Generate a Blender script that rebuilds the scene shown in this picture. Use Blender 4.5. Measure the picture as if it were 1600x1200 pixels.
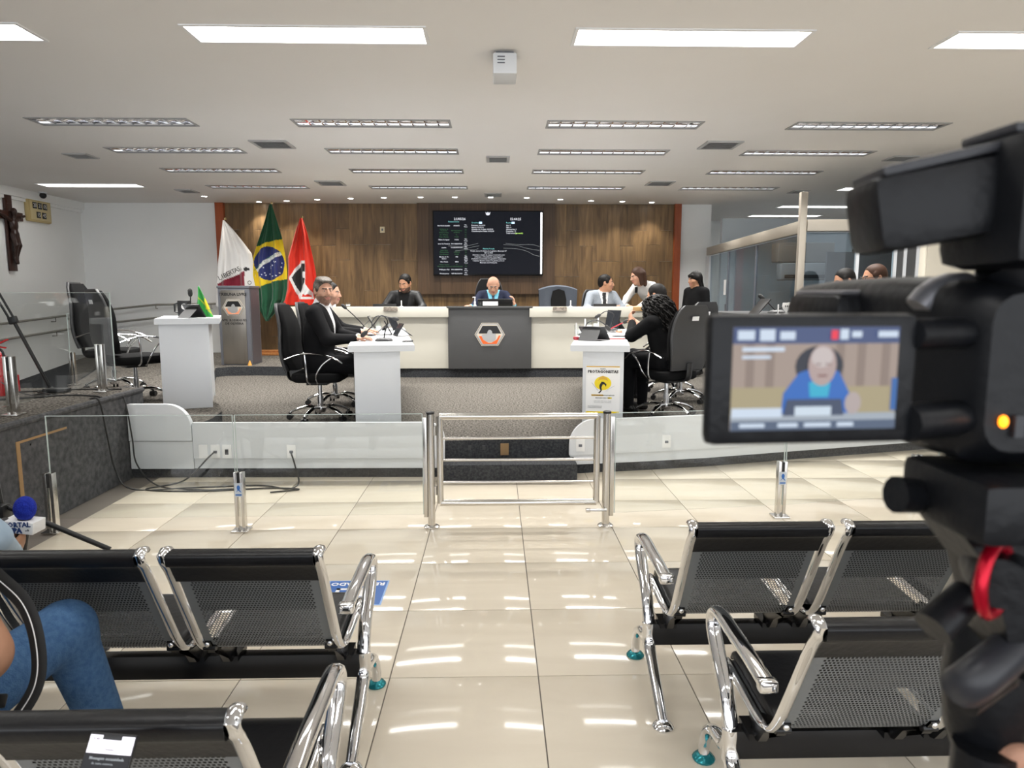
import bpy, bmesh, math, random
import numpy as np
from mathutils import Vector, Matrix, Euler
for o in list(bpy.data.objects): bpy.data.objects.remove(o)
SC = bpy.context.scene
COL = SC.collection
PI = math.pi
R = math.radians
random.seed(7)

# ------------------------------------------------------------ camera
cam_data = bpy.data.cameras.new('camera')
cam_data.sensor_width = 36.0
cam_data.lens = 36.0*1090/1600
cam_data.clip_start = 0.05
cam_data.dof.use_dof = True
cam_data.dof.focus_distance = 6.5
cam_data.dof.aperture_fstop = 8.0
cam = bpy.data.objects.new('camera', cam_data)
cam.location = (0, 0, 1.54)
cam.rotation_euler = (R(90-7.42), 0, R(-1.37))
COL.objects.link(cam)
SC.camera = cam
# ------------------------------------------------------------ world and exposure
w = bpy.data.worlds.new('world'); SC.world = w
w.use_nodes = True
w.node_tree.nodes['Background'].inputs[0].default_value = (0.93, 0.96, 1.0, 1)
w.node_tree.nodes['Background'].inputs[1].default_value = 2.2
SC.view_settings.view_transform = 'Standard'
SC.view_settings.look = 'None'
SC.view_settings.gamma = 1.0
SC.view_settings.use_curve_mapping = False
SC.view_settings.exposure = 0.42
LAMP = 8.0        # emission of the lit ceiling fixtures
LOUVRE = 34.0     # watts of each louvred fixture
SPOT = 22.0       # watts of each downlight

# ------------------------------------------------------------ materials
MATS = {}
def mat(name, col=(.8,.8,.8), rough=.5, metal=0., spec=.5, emit=0., ecol=None, trans=0., ior=1.45,
        noise=None, bump=None, wood=None, alpha=1., coat=0., attr=None, sheen=0.):
    if name in MATS: return MATS[name]
    m = bpy.data.materials.new(name); m.use_nodes = True
    nt = m.node_tree; b = nt.nodes['Principled BSDF']; L = nt.links
    I = b.inputs
    I['Base Color'].default_value = (*col, 1); I['Roughness'].default_value = rough
    I['Metallic'].default_value = metal; I['Specular IOR Level'].default_value = spec
    I['IOR'].default_value = ior; I['Coat Weight'].default_value = coat
    I['Sheen Weight'].default_value = sheen
    if trans: I['Transmission Weight'].default_value = trans
    if emit:
        I['Emission Color'].default_value = (*(ecol or col), 1); I['Emission Strength'].default_value = emit
    tc = None
    def coord(scale=(1,1,1)):
        t = nt.nodes.new('ShaderNodeTexCoord'); mp = nt.nodes.new('ShaderNodeMapping')
        mp.inputs['Scale'].default_value = scale
        L.new(t.outputs['Object'], mp.inputs['Vector']); return mp.outputs['Vector']
    if noise:   # (scale, col2, contrast_lo, contrast_hi)
        n = nt.nodes.new('ShaderNodeTexNoise'); n.inputs['Scale'].default_value = noise[0]; n.inputs['Detail'].default_value = 4
        L.new(coord(noise[4] if len(noise) > 4 else (1,1,1)), n.inputs['Vector'])
        r = nt.nodes.new('ShaderNodeValToRGB')
        r.color_ramp.elements[0].position = noise[2]; r.color_ramp.elements[1].position = noise[3]
        r.color_ramp.elements[0].color = (*col, 1); r.color_ramp.elements[1].color = (*noise[1], 1)
        L.new(n.outputs['Fac'], r.inputs['Fac']); L.new(r.outputs['Color'], I['Base Color'])
    if wood:    # (col2, scale vec, random per object)
        oi = nt.nodes.new('ShaderNodeObjectInfo')
        t = nt.nodes.new('ShaderNodeTexCoord'); mp = nt.nodes.new('ShaderNodeMapping')
        mp.inputs['Scale'].default_value = wood[1]
        ad = nt.nodes.new('ShaderNodeVectorMath'); ad.operation = 'MULTIPLY_ADD'
        cmb = nt.nodes.new('ShaderNodeCombineXYZ')
        for i in range(3): L.new(oi.outputs['Random'], cmb.inputs[i])
        ad.inputs[1].default_value = (37, 53, 71)
        L.new(cmb.outputs[0], ad.inputs[0]); L.new(t.outputs['Object'], ad.inputs[2])
        L.new(ad.outputs[0], mp.inputs['Vector'])
        n = nt.nodes.new('ShaderNodeTexNoise'); n.inputs['Scale'].default_value = 3; n.inputs['Detail'].default_value = 6
        n.inputs['Distortion'].default_value = .8
        L.new(mp.outputs[0], n.inputs['Vector'])
        r = nt.nodes.new('ShaderNodeValToRGB')
        r.color_ramp.elements[0].position = .3; r.color_ramp.elements[1].position = .7
        r.color_ramp.elements[0].color = (*col, 1); r.color_ramp.elements[1].color = (*wood[0], 1)
        L.new(n.outputs['Fac'], r.inputs['Fac'])
        hs = nt.nodes.new('ShaderNodeHueSaturation')
        mr = nt.nodes.new('ShaderNodeMapRange'); vr = wood[2] if len(wood) > 2 else .2; mr.inputs[3].default_value = 1-vr; mr.inputs[4].default_value = 1+vr
        L.new(oi.outputs['Random'], mr.inputs[0]); L.new(mr.outputs[0], hs.inputs['Value'])
        L.new(r.outputs['Color'], hs.inputs['Color']); L.new(hs.outputs[0], I['Base Color'])
    if attr:
        a = nt.nodes.new('ShaderNodeAttribute'); a.attribute_name = attr
        L.new(a.outputs['Color'], I['Base Color'])
        if emit: L.new(a.outputs['Color'], I['Emission Color'])
    if bump:    # (scale, strength)
        n = nt.nodes.new('ShaderNodeTexNoise'); n.inputs['Scale'].default_value = bump[0]; n.inputs['Detail'].default_value = 3
        L.new(coord(), n.inputs['Vector'])
        bp = nt.nodes.new('ShaderNodeBump'); bp.inputs['Strength'].default_value = bump[1]; bp.inputs['Distance'].default_value = .01
        L.new(n.outputs['Fac'], bp.inputs['Height']); L.new(bp.outputs[0], I['Normal'])
    MATS[name] = m
    return m
def glass_mat(name, tint=(.93,.97,.96), rough=0., refl=.08):
    # thin sheet: mostly clear, a little mirror
    m = bpy.data.materials.new(name); m.use_nodes = True; nt = m.node_tree; L = nt.links
    nt.nodes.remove(nt.nodes['Principled BSDF'])
    out = nt.nodes['Material Output']
    t = nt.nodes.new('ShaderNodeBsdfTransparent'); t.inputs[0].default_value = (*tint, 1)
    g = nt.nodes.new('ShaderNodeBsdfGlossy'); g.inputs['Roughness'].default_value = rough
    f = nt.nodes.new('ShaderNodeFresnel'); f.inputs['IOR'].default_value = 1.45
    ge = nt.nodes.new('ShaderNodeNewGeometry'); mr = nt.nodes.new('ShaderNodeMapRange'); mr.inputs[3].default_value = 1.45; mr.inputs[4].default_value = 1/1.45
    L.new(ge.outputs['Backfacing'], mr.inputs[0]); L.new(mr.outputs[0], f.inputs['IOR'])   # same mirror on either side of the sheet
    mx = nt.nodes.new('ShaderNodeMixShader')
    L.new(f.outputs[0], mx.inputs[0]); L.new(t.outputs[0], mx.inputs[1]); L.new(g.outputs[0], mx.inputs[2])
    L.new(mx.outputs[0], out.inputs['Surface'])
    MATS[name] = m
    return m

WALL = mat('wall_paint', (.87,.88,.87), .6, noise=(1.5, (.85,.86,.85), .4, .7))
CEIL = mat('ceiling_paint', (.83,.81,.79), .7, noise=(.6, (.80,.775,.75), .35, .7))
TILE = mat('porcelain', (.70,.63,.515), .08, spec=.45, wood=((.65,.58,.47), (.5,2.2,1), .015))
GROUT = mat('grout', (.16,.14,.12), .8)
CARPET = mat('carpet_grey', (.165,.15,.132), .95, spec=.1, noise=(55, (.035,.032,.028), .40, .60), bump=(120, .5))
CARPETD = mat('carpet_charcoal', (.035,.037,.042), .95, spec=.1, noise=(60, (.075,.077,.08), .35, .7), bump=(150, .5))
CARPETS = mat('carpet_side', (.055,.056,.060), .95, spec=.1, noise=(25, (.12,.12,.122), .3, .75), bump=(120, .5))
WHITE = mat('white_laminate', (.68,.70,.725), .35)
WHITEW = mat('cream_laminate', (.60,.575,.50), .4)
GREYP = mat('grey_panel', (.065,.065,.066), .4)
GREYL = mat('grey_laminate', (.13,.135,.155), .4)
CHROME = mat('chrome', (.78,.78,.79), .06, 1)
STEEL = mat('brushed_steel', (.62,.60,.57), .22, 1)
STEELP = mat('steel_plate', (.47,.44,.40), .35, 1, noise=(6, (.36,.33,.29), .3, .7, (1,1,.15)))
ALU = mat('aluminium', (.42,.38,.32), .45, .4)
BLACKM = mat('black_metal', (.006,.006,.007), .25, spec=.4)
PERF = mat('perforated_steel', (.17,.18,.185), .45, .3)
VINYL = mat('black_vinyl', (.006,.006,.007), .32, spec=.35, bump=(60,.08))
VINYLS = mat('brown_black_vinyl', (.03,.026,.025), .35)
FABRIC = mat('black_fabric', (.010,.010,.0105), .85, spec=.12, bump=(300,.3))
PLAST = mat('black_plastic', (.014,.014,.015), .35)
PLASTG = mat('dark_grey_plastic', (.05,.05,.052), .4)
RUBBER = mat('rubber', (.02,.02,.02), .7)
WOOD = mat('veneer', (.095,.056,.025), .45, wood=((.22,.135,.060), (5,5,.55)))
WOODD = mat('veneer_dark', (.058,.033,.017), .5, wood=((.105,.062,.034), (22,5,.4)))
REDWOOD = mat('red_wood_trim', (.25,.05,.012), .35, wood=((.33,.075,.02), (8,8,.6)))
ORWOOD = mat('orange_wood', (.30,.11,.03), .4, wood=((.42,.18,.06), (8,8,.8)))
PAPER = mat('paper', (.86,.86,.86), .7)
CABLE = mat('cable', (.02,.02,.02), .5)
LIT = mat('lit_diffuser', (1,1,1), .5, emit=LAMP, ecol=(1,.99,.965))
GLASS = glass_mat('clear_glass', (.975,.988,.982))
GLASSD = glass_mat('smoked_glass', (.66,.73,.77))
SKIN = mat('skin', (.42,.215,.13), .55, spec=.3, noise=(14, (.47,.25,.16), .35, .7))
SKINL = mat('skin_light', (.47,.25,.17), .55, spec=.3, noise=(14, (.52,.30,.21), .35, .7))
SKIND = mat('skin_brown', (.36,.18,.10), .5, noise=(14, (.42,.22,.13), .35, .7))
HAIRB = mat('hair_black', (.007,.006,.0055), .55, spec=.2)
HAIRN = mat('hair_brown', (.045,.022,.014), .55, spec=.2)
HAIRG = mat('hair_greying', (.05,.04,.032), .6, noise=(60, (.15,.125,.10), .4, .7))
BEARD = mat('stubble', (.26,.145,.10), .7, noise=(90, (.16,.09,.065), .4, .65))
BEARDB = mat('beard_black', (.085,.05,.036), .8)
BROWM = mat('brow', (.07,.042,.03), .7)
LIPS = mat('lips', (.42,.17,.13), .5)
EYEW = mat('eye_white', (.50,.46,.43), .3)
EYED = mat('eye_dark', (.02,.014,.01), .2)

# ------------------------------------------------------------ mesh helpers
class MB:
    def __init__(s): s.v = []; s.f = []; s.m = []; s.cur = 0
    def add(s, vs, fs):
        n = len(s.v); s.v += [tuple(p) for p in vs]
        for f in fs: s.f.append(tuple(i+n for i in f)); s.m.append(s.cur)
        return s
    def box(s, c, d, rot=None, ch=0.):
        x, y, z = d[0]/2, d[1]/2, d[2]/2
        if ch <= 0:
            P = [Vector((a*x, b*y, e*z)) for a in (-1,1) for b in (-1,1) for e in (-1,1)]
            F = [(0,1,3,2),(4,6,7,5),(0,4,5,1),(2,3,7,6),(0,2,6,4),(1,5,7,3)]
        else:
            bm = bmesh.new(); bmesh.ops.create_cube(bm, size=1)
            for q in bm.verts: q.co = Vector((q.co.x*d[0], q.co.y*d[1], q.co.z*d[2]))
            bmesh.ops.bevel(bm, geom=list(bm.edges), offset=ch, segments=2, profile=.6, affect='EDGES')
            bm.verts.index_update()
            P = [q.co.copy() for q in bm.verts]; F = [tuple(q.index for q in f.verts) for f in bm.faces]; bm.free()
        c = Vector(c)
        if rot is not None:
            M = rot if isinstance(rot, Matrix) else Euler(rot).to_matrix()
            P = [M @ p for p in P]
        return s.add([p+c for p in P], F)
    def b2(s, lo, hi, ch=0.):
        return s.box([(a+b)/2 for a, b in zip(lo, hi)], [abs(b-a) for a, b in zip(lo, hi)], ch=ch)
    def tube(s, pts, r, seg=10, cap=True, sx=1., sy=1., upv=None):
        pts = [Vector(p) for p in pts]; n = len(pts)
        rs = r if isinstance(r, (list, tuple)) else [r]*n
        up = None; V = []; F = []
        for i, p in enumerate(pts):
            t = (pts[min(i+1, n-1)] - pts[max(i-1, 0)]).normalized()
            if up is None:
                u0 = Vector(upv) if upv else (Vector((0,0,1)) if abs(t.z) < .9 else Vector((0,1,0)))
                up = (u0 - t*u0.dot(t)).normalized()
            else:
                up = (up - t*up.dot(t)).normalized()
            sd = t.cross(up)
            for k in range(seg):
                a = 2*PI*k/seg + (PI/4 if seg == 4 else 0)
                V.append(p + (sd*math.cos(a)*sx + up*math.sin(a)*sy)*rs[i])
        for i in range(n-1):
            for k in range(seg):
                a = i*seg+k; b = i*seg+(k+1) % seg
                F.append((a, b, b+seg, a+seg))
        if cap:
            F.append(tuple(range(seg-1, -1, -1))); F.append(tuple((n-1)*seg+k for k in range(seg)))
        return s.add(V, F)
    def cyl(s, a, b, r, seg=16, r2=None): return s.tube([a, b], [r, r if r2 is None else r2], seg)
    def lathe(s, prof, c=(0,0,0), seg=20, rot=None):
        V = []; F = []; n = len(prof); c = Vector(c)
        M = Euler(rot).to_matrix() if rot is not None and not isinstance(rot, Matrix) else rot
        for (r, z) in prof:
            for k in range(seg):
                a = 2*PI*k/seg; p = Vector((r*math.cos(a), r*math.sin(a), z))
                V.append((M @ p if M else p)+c)
        for i in range(n-1):
            for k in range(seg):
                a = i*seg+k; b = i*seg+(k+1) % seg; F.append((a, b, b+seg, a+seg))
        F.append(tuple(range(seg-1, -1, -1))); F.append(tuple((n-1)*seg+k for k in range(seg)))
        return s.add(V, F)
    def ell(s, c, r, seg=14, ring=8, rot=None):
        V = [];F = []; c = Vector(c); M = Euler(rot).to_matrix() if rot is not None else None
        def tr(p): p = Vector(p); return (M @ p if M else p)+c
        V.append(tr((0,0,r[2])))
        for i in range(1, ring):
            t = PI*i/ring
            for k in range(seg):
                a = 2*PI*k/seg; V.append(tr((r[0]*math.sin(t)*math.cos(a), r[1]*math.sin(t)*math.sin(a), r[2]*math.cos(t))))
        V.append(tr((0,0,-r[2]))); e = len(V)-1
        for k in range(seg): F.append((0, 1+k, 1+(k+1) % seg)); F.append((e, e-seg+(k+1) % seg, e-seg+k))
        for i in range(ring-2):
            for k in range(seg):
                a = 1+i*seg+k; b = 1+i*seg+(k+1) % seg; F.append((a, a+seg, b+seg, b))
        return s.add(V, F)
    def prism(s, poly, h0, h1, axis='z'):
        # poly in the plane perpendicular to axis: z->(x,y), y->(x,z), x->(y,z)
        def mk(p, h):
            return {'z': (p[0], p[1], h), 'y': (p[0], h, p[1]), 'x': (h, p[0], p[1])}[axis]
        n = len(poly)
        V = [mk(p, h0) for p in poly]+[mk(p, h1) for p in poly]
        F = [tuple(range(n)), tuple(range(2*n-1, n-1, -1))]
        for i in range(n): F.append((i, i+n, (i+1) % n+n, (i+1) % n))
        return s.add(V, F)
    def grid(s, fn, nu, nv):
        V = [fn(i/nu, j/nv) for j in range(nv+1) for i in range(nu+1)]
        F = [(j*(nu+1)+i, j*(nu+1)+i+1, (j+1)*(nu+1)+i+1, (j+1)*(nu+1)+i) for j in range(nv) for i in range(nu)]
        return s.add(V, F)
    def mesh(s, name, mats, smooth=None):
        me = bpy.data.meshes.new(name); me.from_pydata(s.v, [], s.f)
        bm = bmesh.new(); bm.from_mesh(me); bmesh.ops.recalc_face_normals(bm, faces=bm.faces); bm.to_mesh(me); bm.free()
        if not isinstance(mats, (list, tuple)): mats = [mats]
        for m in mats: me.materials.append(m)
        if len(mats) > 1: me.polygons.foreach_set('material_index', s.m)
        if smooth is not None: me.shade_smooth(); me.set_sharp_from_angle(angle=R(smooth))
        return me
    def build(s, name, mats, parent=None, smooth=35, loc=None, rot=None):
        return link(name, s.mesh(name, mats, smooth), parent, loc, rot)
def link(name, me, parent=None, loc=None, rot=None):
    o = bpy.data.objects.new(name, me); COL.objects.link(o)
    if parent is not None: o.parent = parent
    if loc is not None: o.location = loc
    if rot is not None: o.rotation_euler = rot
    return o
def thing(name, label, cat, loc=(0,0,0), rz=0., group=None):
    o = bpy.data.objects.new(name, None); COL.objects.link(o); o.empty_display_size = .1
    o.location = loc; o.rotation_euler = (0,0,rz)
    return tag(o, label, cat, group)
def tag(o, label, cat, group=None):
    o['label'] = label; o['category'] = cat
    if group: o['group'] = group
    return o
def struct(o): o['kind'] = 'structure'; return o
def copy_tree(o, loc=None, rz=None, label=None, parent=None, top=True):
    c = o.copy(); COL.objects.link(c)
    c.parent = parent
    if loc is not None: c.location = loc
    if rz is not None: c.rotation_euler = (0,0,rz)
    if label: c['label'] = label
    for ch in list(o.children): copy_tree(ch, parent=c)
    return c
def text(name, s, size, mtl, parent, loc, rot=(PI/2,0,0), align='CENTER', depth=.0005, sx=1., bold=0.):
    cu = bpy.data.curves.new(name, 'FONT'); cu.body = s; cu.size = size; cu.align_x = align; cu.align_y = 'CENTER'
    cu.extrude = depth; cu.offset = bold; cu.resolution_u = 2
    t = bpy.data.objects.new(name, cu); COL.objects.link(t)
    dg = bpy.context.evaluated_depsgraph_get()
    me = bpy.data.meshes.new_from_object(t.evaluated_get(dg))
    bpy.data.objects.remove(t); bpy.data.curves.remove(cu)
    me.materials.clear(); me.materials.append(mtl)
    o = link(name, me, parent, loc, rot); o.scale = (sx,1,1)
    return o
def texts(name, items, mtl, parent, rot=(PI/2,0,0), depth=.0005):
    """several printed lines joined into one part; items = (string, size, (x,y,z), align, bold)"""
    vs = []; fs = []
    M = Euler(rot).to_matrix()
    cu = bpy.data.curves.new(name, 'FONT'); t = bpy.data.objects.new(name, cu); COL.objects.link(t)
    for (s, size, loc, al, bo) in items:
        cu.body = s; cu.size = size; cu.align_x = al; cu.align_y = 'CENTER'; cu.extrude = depth; cu.offset = bo; cu.resolution_u = 1
        dg = bpy.context.evaluated_depsgraph_get(); dg.update()
        me = bpy.data.meshes.new_from_object(t.evaluated_get(dg))
        n = len(vs)
        vs += [tuple(M @ v.co+Vector(loc)) for v in me.vertices]
        fs += [tuple(i+n for i in p.vertices) for p in me.polygons]
        bpy.data.meshes.remove(me)
    bpy.data.objects.remove(t); bpy.data.curves.remove(cu)
    me = bpy.data.meshes.new(name); me.from_pydata(vs, [], fs); me.materials.append(mtl)
    o = link(name, me, parent); o['kind'] = 'stuff'
    return o
def arc(c, r, a0, a1, n, plane='xz', ry=None):
    ry = r if ry is None else ry; out = []
    for i in range(n+1):
        a = R(a0+(a1-a0)*i/n); u, v = r*math.cos(a), ry*math.sin(a)
        out.append({'xz': (c[0]+u, c[1], c[2]+v), 'yz': (c[0], c[1]+u, c[2]+v), 'xy': (c[0]+u, c[1]+v, c[2])}[plane])
    return out
def spline(pts, n=8):
    """Catmull-Rom through points"""
    P = [Vector(p) for p in pts]; P = [2*P[0]-P[1]]+P+[2*P[-1]-P[-2]]; out = []
    for i in range(1, len(P)-2):
        for k in range(n):
            t = k/n; a, b, c, d = P[i-1:i+3]
            out.append(.5*((2*b)+(c-a)*t+(2*a-5*b+4*c-d)*t*t+(3*b-3*c+d-a)*t**3))
    out.append(P[-2]); return out
# ------------------------------------------------------------ bodies as one continuous surface
def nrm(v): v = np.asarray(v, float); return v/np.linalg.norm(v)
class Body:
    """smooth union of tapered limbs and ellipsoids, skinned into one mesh"""
    def __init__(s, vox=.008): s.p = []; s.vox = vox
    def cap(s, a, b, ra, rb, lab, k=.03, sq=None):
        s.p.append(('c', np.asarray(a, float), np.asarray(b, float), ra, rb, lab, k, 1)); return s
    def chain(s, pts, rs, lab, k=.02):
        for i in range(len(pts)-1): s.cap(pts[i], pts[i+1], rs[i], rs[i+1], lab, k)
        return s
    def ell(s, c, r, lab, k=.02, M=None, sub=False):
        s.p.append(('e', np.asarray(c, float), np.asarray(r, float), np.eye(3) if M is None else np.asarray(M, float), None, lab, k, -1 if sub else 1)); return s
    def mesh(s, name, mats, paint=None, smooth_it=1):
        h = s.vox; lo = np.full(3, 9.); hi = -lo
        for q in s.p:
            if q[7] < 0: continue
            if q[0] == 'c':
                r = max(q[3], q[4]); lo = np.minimum(lo, np.minimum(q[1], q[2])-r); hi = np.maximum(hi, np.maximum(q[1], q[2])+r)
            else:
                r = q[2].max(); lo = np.minimum(lo, q[1]-r); hi = np.maximum(hi, q[1]+r)
        lo -= 3*h; hi += 3*h
        n = np.ceil((hi-lo)/h).astype(int)+1
        D = np.full(n, 1., np.float32); Lb = np.zeros(n, np.int8); Dm = np.full(n, 1., np.float32)
        for q in s.p:
            k = q[6]; mg = k+4*h
            if q[0] == 'c':
                r = max(q[3], q[4]); a = np.minimum(q[1], q[2])-r-mg; b = np.maximum(q[1], q[2])+r+mg
            else:
                a = q[1]-q[2].max()-mg; b = q[1]+q[2].max()+mg
            i0 = np.maximum(((a-lo)/h).astype(int), 0); i1 = np.minimum(((b-lo)/h).astype(int)+2, n)
            if (i1 <= i0).any(): continue
            sl = tuple(slice(u, v) for u, v in zip(i0, i1))
            X = [((np.arange(u, v)*h+l)).astype(np.float32) for u, v, l in zip(i0, i1, lo)]
            X = np.stack(np.meshgrid(*X, indexing='ij'), -1)
            if q[0] == 'c':
                ab = (q[2]-q[1]).astype(np.float32); w = X-q[1].astype(np.float32)
                t = np.clip((w@ab)/max(float(ab@ab), 1e-9), 0, 1)
                d = np.linalg.norm(w-t[..., None]*ab, axis=-1)-(q[3]+(q[4]-q[3])*t)
            else:
                w = (X-q[1].astype(np.float32))@(q[3].astype(np.float32))
                rr = q[2].astype(np.float32)
                k0 = np.linalg.norm(w/rr, axis=-1); k1 = np.linalg.norm(w/(rr*rr), axis=-1)
                d = k0*(k0-1)/np.maximum(k1, 1e-6)
            o = D[sl]
            if q[7] < 0:
                hh = np.maximum(k-np.abs(o+d), 0)/k
                D[sl] = np.maximum(o, -d)+hh*hh*k*.25
                Lb[sl] = np.where((d < h) & (q[5] >= 0), q[5], Lb[sl])
            else:
                m = d < Dm[sl]
                Lb[sl] = np.where(m, q[5], Lb[sl]); Dm[sl] = np.minimum(Dm[sl], d)
                hh = np.maximum(k-np.abs(o-d), 0)/k
                D[sl] = np.minimum(o, d)-hh*hh*k*.25
        # surface nets
        S = D < 0
        c = [S[i:n[0]-1+i, j:n[1]-1+j, l:n[2]-1+l] for i in (0,1) for j in (0,1) for l in (0,1)]
        sm = sum(x.astype(np.int8) for x in c); act = (sm > 0) & (sm < 8)
        idx = np.argwhere(act); nv = len(idx)
        vid = np.full(act.shape, -1, np.int32); vid[act] = np.arange(nv)
        acc = np.zeros((nv, 3)); cnt = np.zeros(nv)
        offs = [(i,j,l) for i in (0,1) for j in (0,1) for l in (0,1)]
        for a in offs:
            for ax in range(3):
                if a[ax]: continue
                b = list(a); b[ax] = 1
                da = D[tuple((idx+a).T)]; db = D[tuple((idx+b).T)]
                m = (da < 0) != (db < 0)
                t = np.where(m, da/np.where(m, da-db, 1), 0)
                p = np.repeat(np.array([a], float), nv, 0); p[:, ax] = t
                acc[m] += p[m]; cnt[m] += 1
        V = (idx+acc/cnt[:, None])*h+lo
        F = []
        for ax in range(3):
            u, v = (ax+1) % 3, (ax+2) % 3
            A = [slice(1, -1)]*3; A[ax] = slice(0, -1)
            B = list(A); B[ax] = slice(1, None)
            ch = S[tuple(A)] != S[tuple(B)]
            e = np.argwhere(ch)
            if not len(e): continue
            base = e.copy(); base[:, u] += 1; base[:, v] += 1; base = base.astype(int)
            def cell(du, dv):
                q = base.copy(); q[:, u] += du; q[:, v] += dv; return vid[tuple(q.T)]
            quad = np.stack([cell(-1,-1), cell(0,-1), cell(0,0), cell(-1,0)], 1)
            g = np.argwhere(np.ones(1))
            st = S[tuple(A)][ch]
            quad[~st] = quad[~st][:, ::-1]
            F.append(quad)
        F = np.concatenate(F); F = F[(F >= 0).all(1)]
        # relax a little
        for _ in range(smooth_it):
            ac = np.zeros_like(V); cn = np.zeros(len(V))
            for i in range(4):
                np.add.at(ac, F[:, i], V[F[:, (i+1) % 4]]); np.add.at(cn, F[:, i], 1)
                np.add.at(ac, F[:, (i+1) % 4], V[F[:, i]]); np.add.at(cn, F[:, (i+1) % 4], 1)
            V = V*.5+.5*ac/np.maximum(cn, 1)[:, None]
        C = V[F].mean(1)
        ci = np.clip(np.rint((C-lo)/h).astype(int), 0, n-1)
        ml = Lb[tuple(ci.T)].astype(np.int32)
        e1 = V[F[:, 2]]-V[F[:, 0]]; e2 = V[F[:, 3]]-V[F[:, 1]]
        N = np.cross(e1, e2); N /= np.maximum(np.linalg.norm(N, axis=1), 1e-9)[:, None]
        if paint: ml = paint(C, N, ml)
        me = bpy.data.meshes.new(name)
        me.vertices.add(len(V)); me.vertices.foreach_set('co', V.astype(np.float32).ravel())
        me.loops.add(len(F)*4); me.loops.foreach_set('vertex_index', F.astype(np.int32).ravel())
        me.polygons.add(len(F)); me.polygons.foreach_set('loop_start', np.arange(0, len(F)*4, 4, dtype=np.int32))
        me.update(calc_edges=True); me.validate()
        for m in mats: me.materials.append(m)
        me.polygons.foreach_set('material_index', np.clip(ml, 0, len(mats)-1).astype(np.int32))
        me.shade_smooth(); me.update()
        return me
def frame(fwd, up=(0,0,1)):
    f = nrm(fwd); u = np.asarray(up, float); r = nrm(np.cross(f, u)); u = np.cross(r, f)
    return np.stack([r, f, u], 1)      # columns: right, forward, up
def hand(B, wrist, d, palm_n, lab, side=1, curl=.35, s=1., k=.012, fr=.0085, spread=1.):
    """palm, four unequal bent fingers and a thumb; d = direction of the fingers, palm_n = out of the palm"""
    d = nrm(d); n = nrm(np.asarray(palm_n, float)-d*np.dot(palm_n, d)); t = np.cross(d, n)*side  # t towards the thumb
    w = np.asarray(wrist, float)
    M = np.stack([t, d, n], 1)
    B.ell(w+d*.05*s, (.042*s, .055*s, .017*s), lab, k, M)
    B.cap(w-d*.01*s, w+d*.02*s, .026*s, .026*s, lab, k)
    for i, (o, L) in enumerate(((.030, .072), (.010, .082), (-.010, .076), (-.029, .060))):
        a = w+d*.092*s+t*o*s
        dd = nrm(d+t*o*2.2*spread)
        q1 = nrm(dd*math.cos(curl)+n*math.sin(curl)); q2 = nrm(dd*math.cos(curl*2.3)+n*math.sin(curl*2.3))
        b = a+q1*L*.52*s; e = b+q2*L*.48*s
        B.cap(w+d*.06*s+t*o*.9*s, a, fr*1.15*s, fr*1.1*s, lab, k*.6); B.cap(a, b, fr*1.08*s, fr*s, lab, k*.35); B.cap(b, e, fr*s, fr*.82*s, lab, k*.35)
    a = w+d*.022*s+t*.030*s; b = a+nrm(d*.75+t*.8+n*.25)*.045*s; e = b+nrm(d+t*.25+n*.45)*.034*s
    B.cap(a, b, fr*1.5*s, fr*1.2*s, lab, k); B.cap(b, e, fr*1.2*s, fr*.95*s, lab, k*.5)
def head(B, c, fwd, up, lab, s=1., beard=None, brow=None, lips=None, neck=None, smile=0., wide=1.):
    """c = centre of the head; eyes at half height, nose, mouth, chin, ears"""
    M = frame(fwd, up); c = np.asarray(c, float)
    def P(x, y, z): return c+M@(np.array((x, y, z))*s)
    B.ell(P(0,-.012,.025), np.array((.076*wide,.096,.090))*s, lab, .02, M)
    B.ell(P(0,.018,-.035), np.array((.062*wide,.074,.085))*s, lab, .03, M)
    if beard is not None: B.ell(P(0,.020,-.060), np.array((.0625*wide,.0742,.064))*s, beard, .01, M)
    B.ell(P(0,.035,-.015), np.array((.058*wide,.060,.062))*s, lab, .02, M)
    B.ell(P(0,.066,-.092), np.array((.028,.024,.021))*s, beard if beard is not None else lab, .025, M)   # chin
    for e in (-1, 1):
        B.ell(P(e*.043*wide,.058,-.025), np.array((.022,.022,.018))*s, lab, .02, M)          # cheek
        B.ell(P(e*.030,.100,.010), np.array((.020,.016,.011))*s, -1, .012, M, sub=True)       # eye socket
        B.ell(P(e*.030,.078,.006), np.array((.0135,.0135,.0115))*s, lab, .004, M)
        B.cap(P(e*.014,.0955,.025), P(e*.046,.081,.025), .0052*s, .004*s, brow if brow is not None else lab, .006)
        B.ell(P(e*.078*wide,-.008,-.004), np.array((.010,.020,.032))*s, lab, .008, M)        # ear
        B.ell(P(e*.084*wide,.002,.0), np.array((.006,.010,.018))*s, -1, .004, M, sub=True)
        B.ell(P(e*.012,.100,-.030), np.array((.009,.011,.008))*s, lab, .008, M)              # nostril wing
    B.cap(P(0,.092,.016), P(0,.111,-.026), .0085*s, .0125*s, lab, .012)                     # nose
    L = lips if lips is not None else lab
    B.cap(P(-.020-.006*smile,.088-.004*smile,-.057+.007*smile), P(0,.098,-.058), .0065*s, .0075*s, L, .008)
    B.cap(P(.020+.006*smile,.088-.004*smile,-.057+.007*smile), P(0,.098,-.058), .0065*s, .0075*s, L, .008)
    B.cap(P(-.013,.090,-.066), P(.013,.090,-.066), .0068*s, .0068*s, L, .008)
    if beard is not None:
        B.cap(P(-.022,.094,-.047), P(.022,.094,-.047), .006*s, .006*s, beard, .008)
    if neck is not None: B.cap(P(0,-.022,-.07), neck, .056*s, .062*s, lab, .03)
    return P, M
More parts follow.
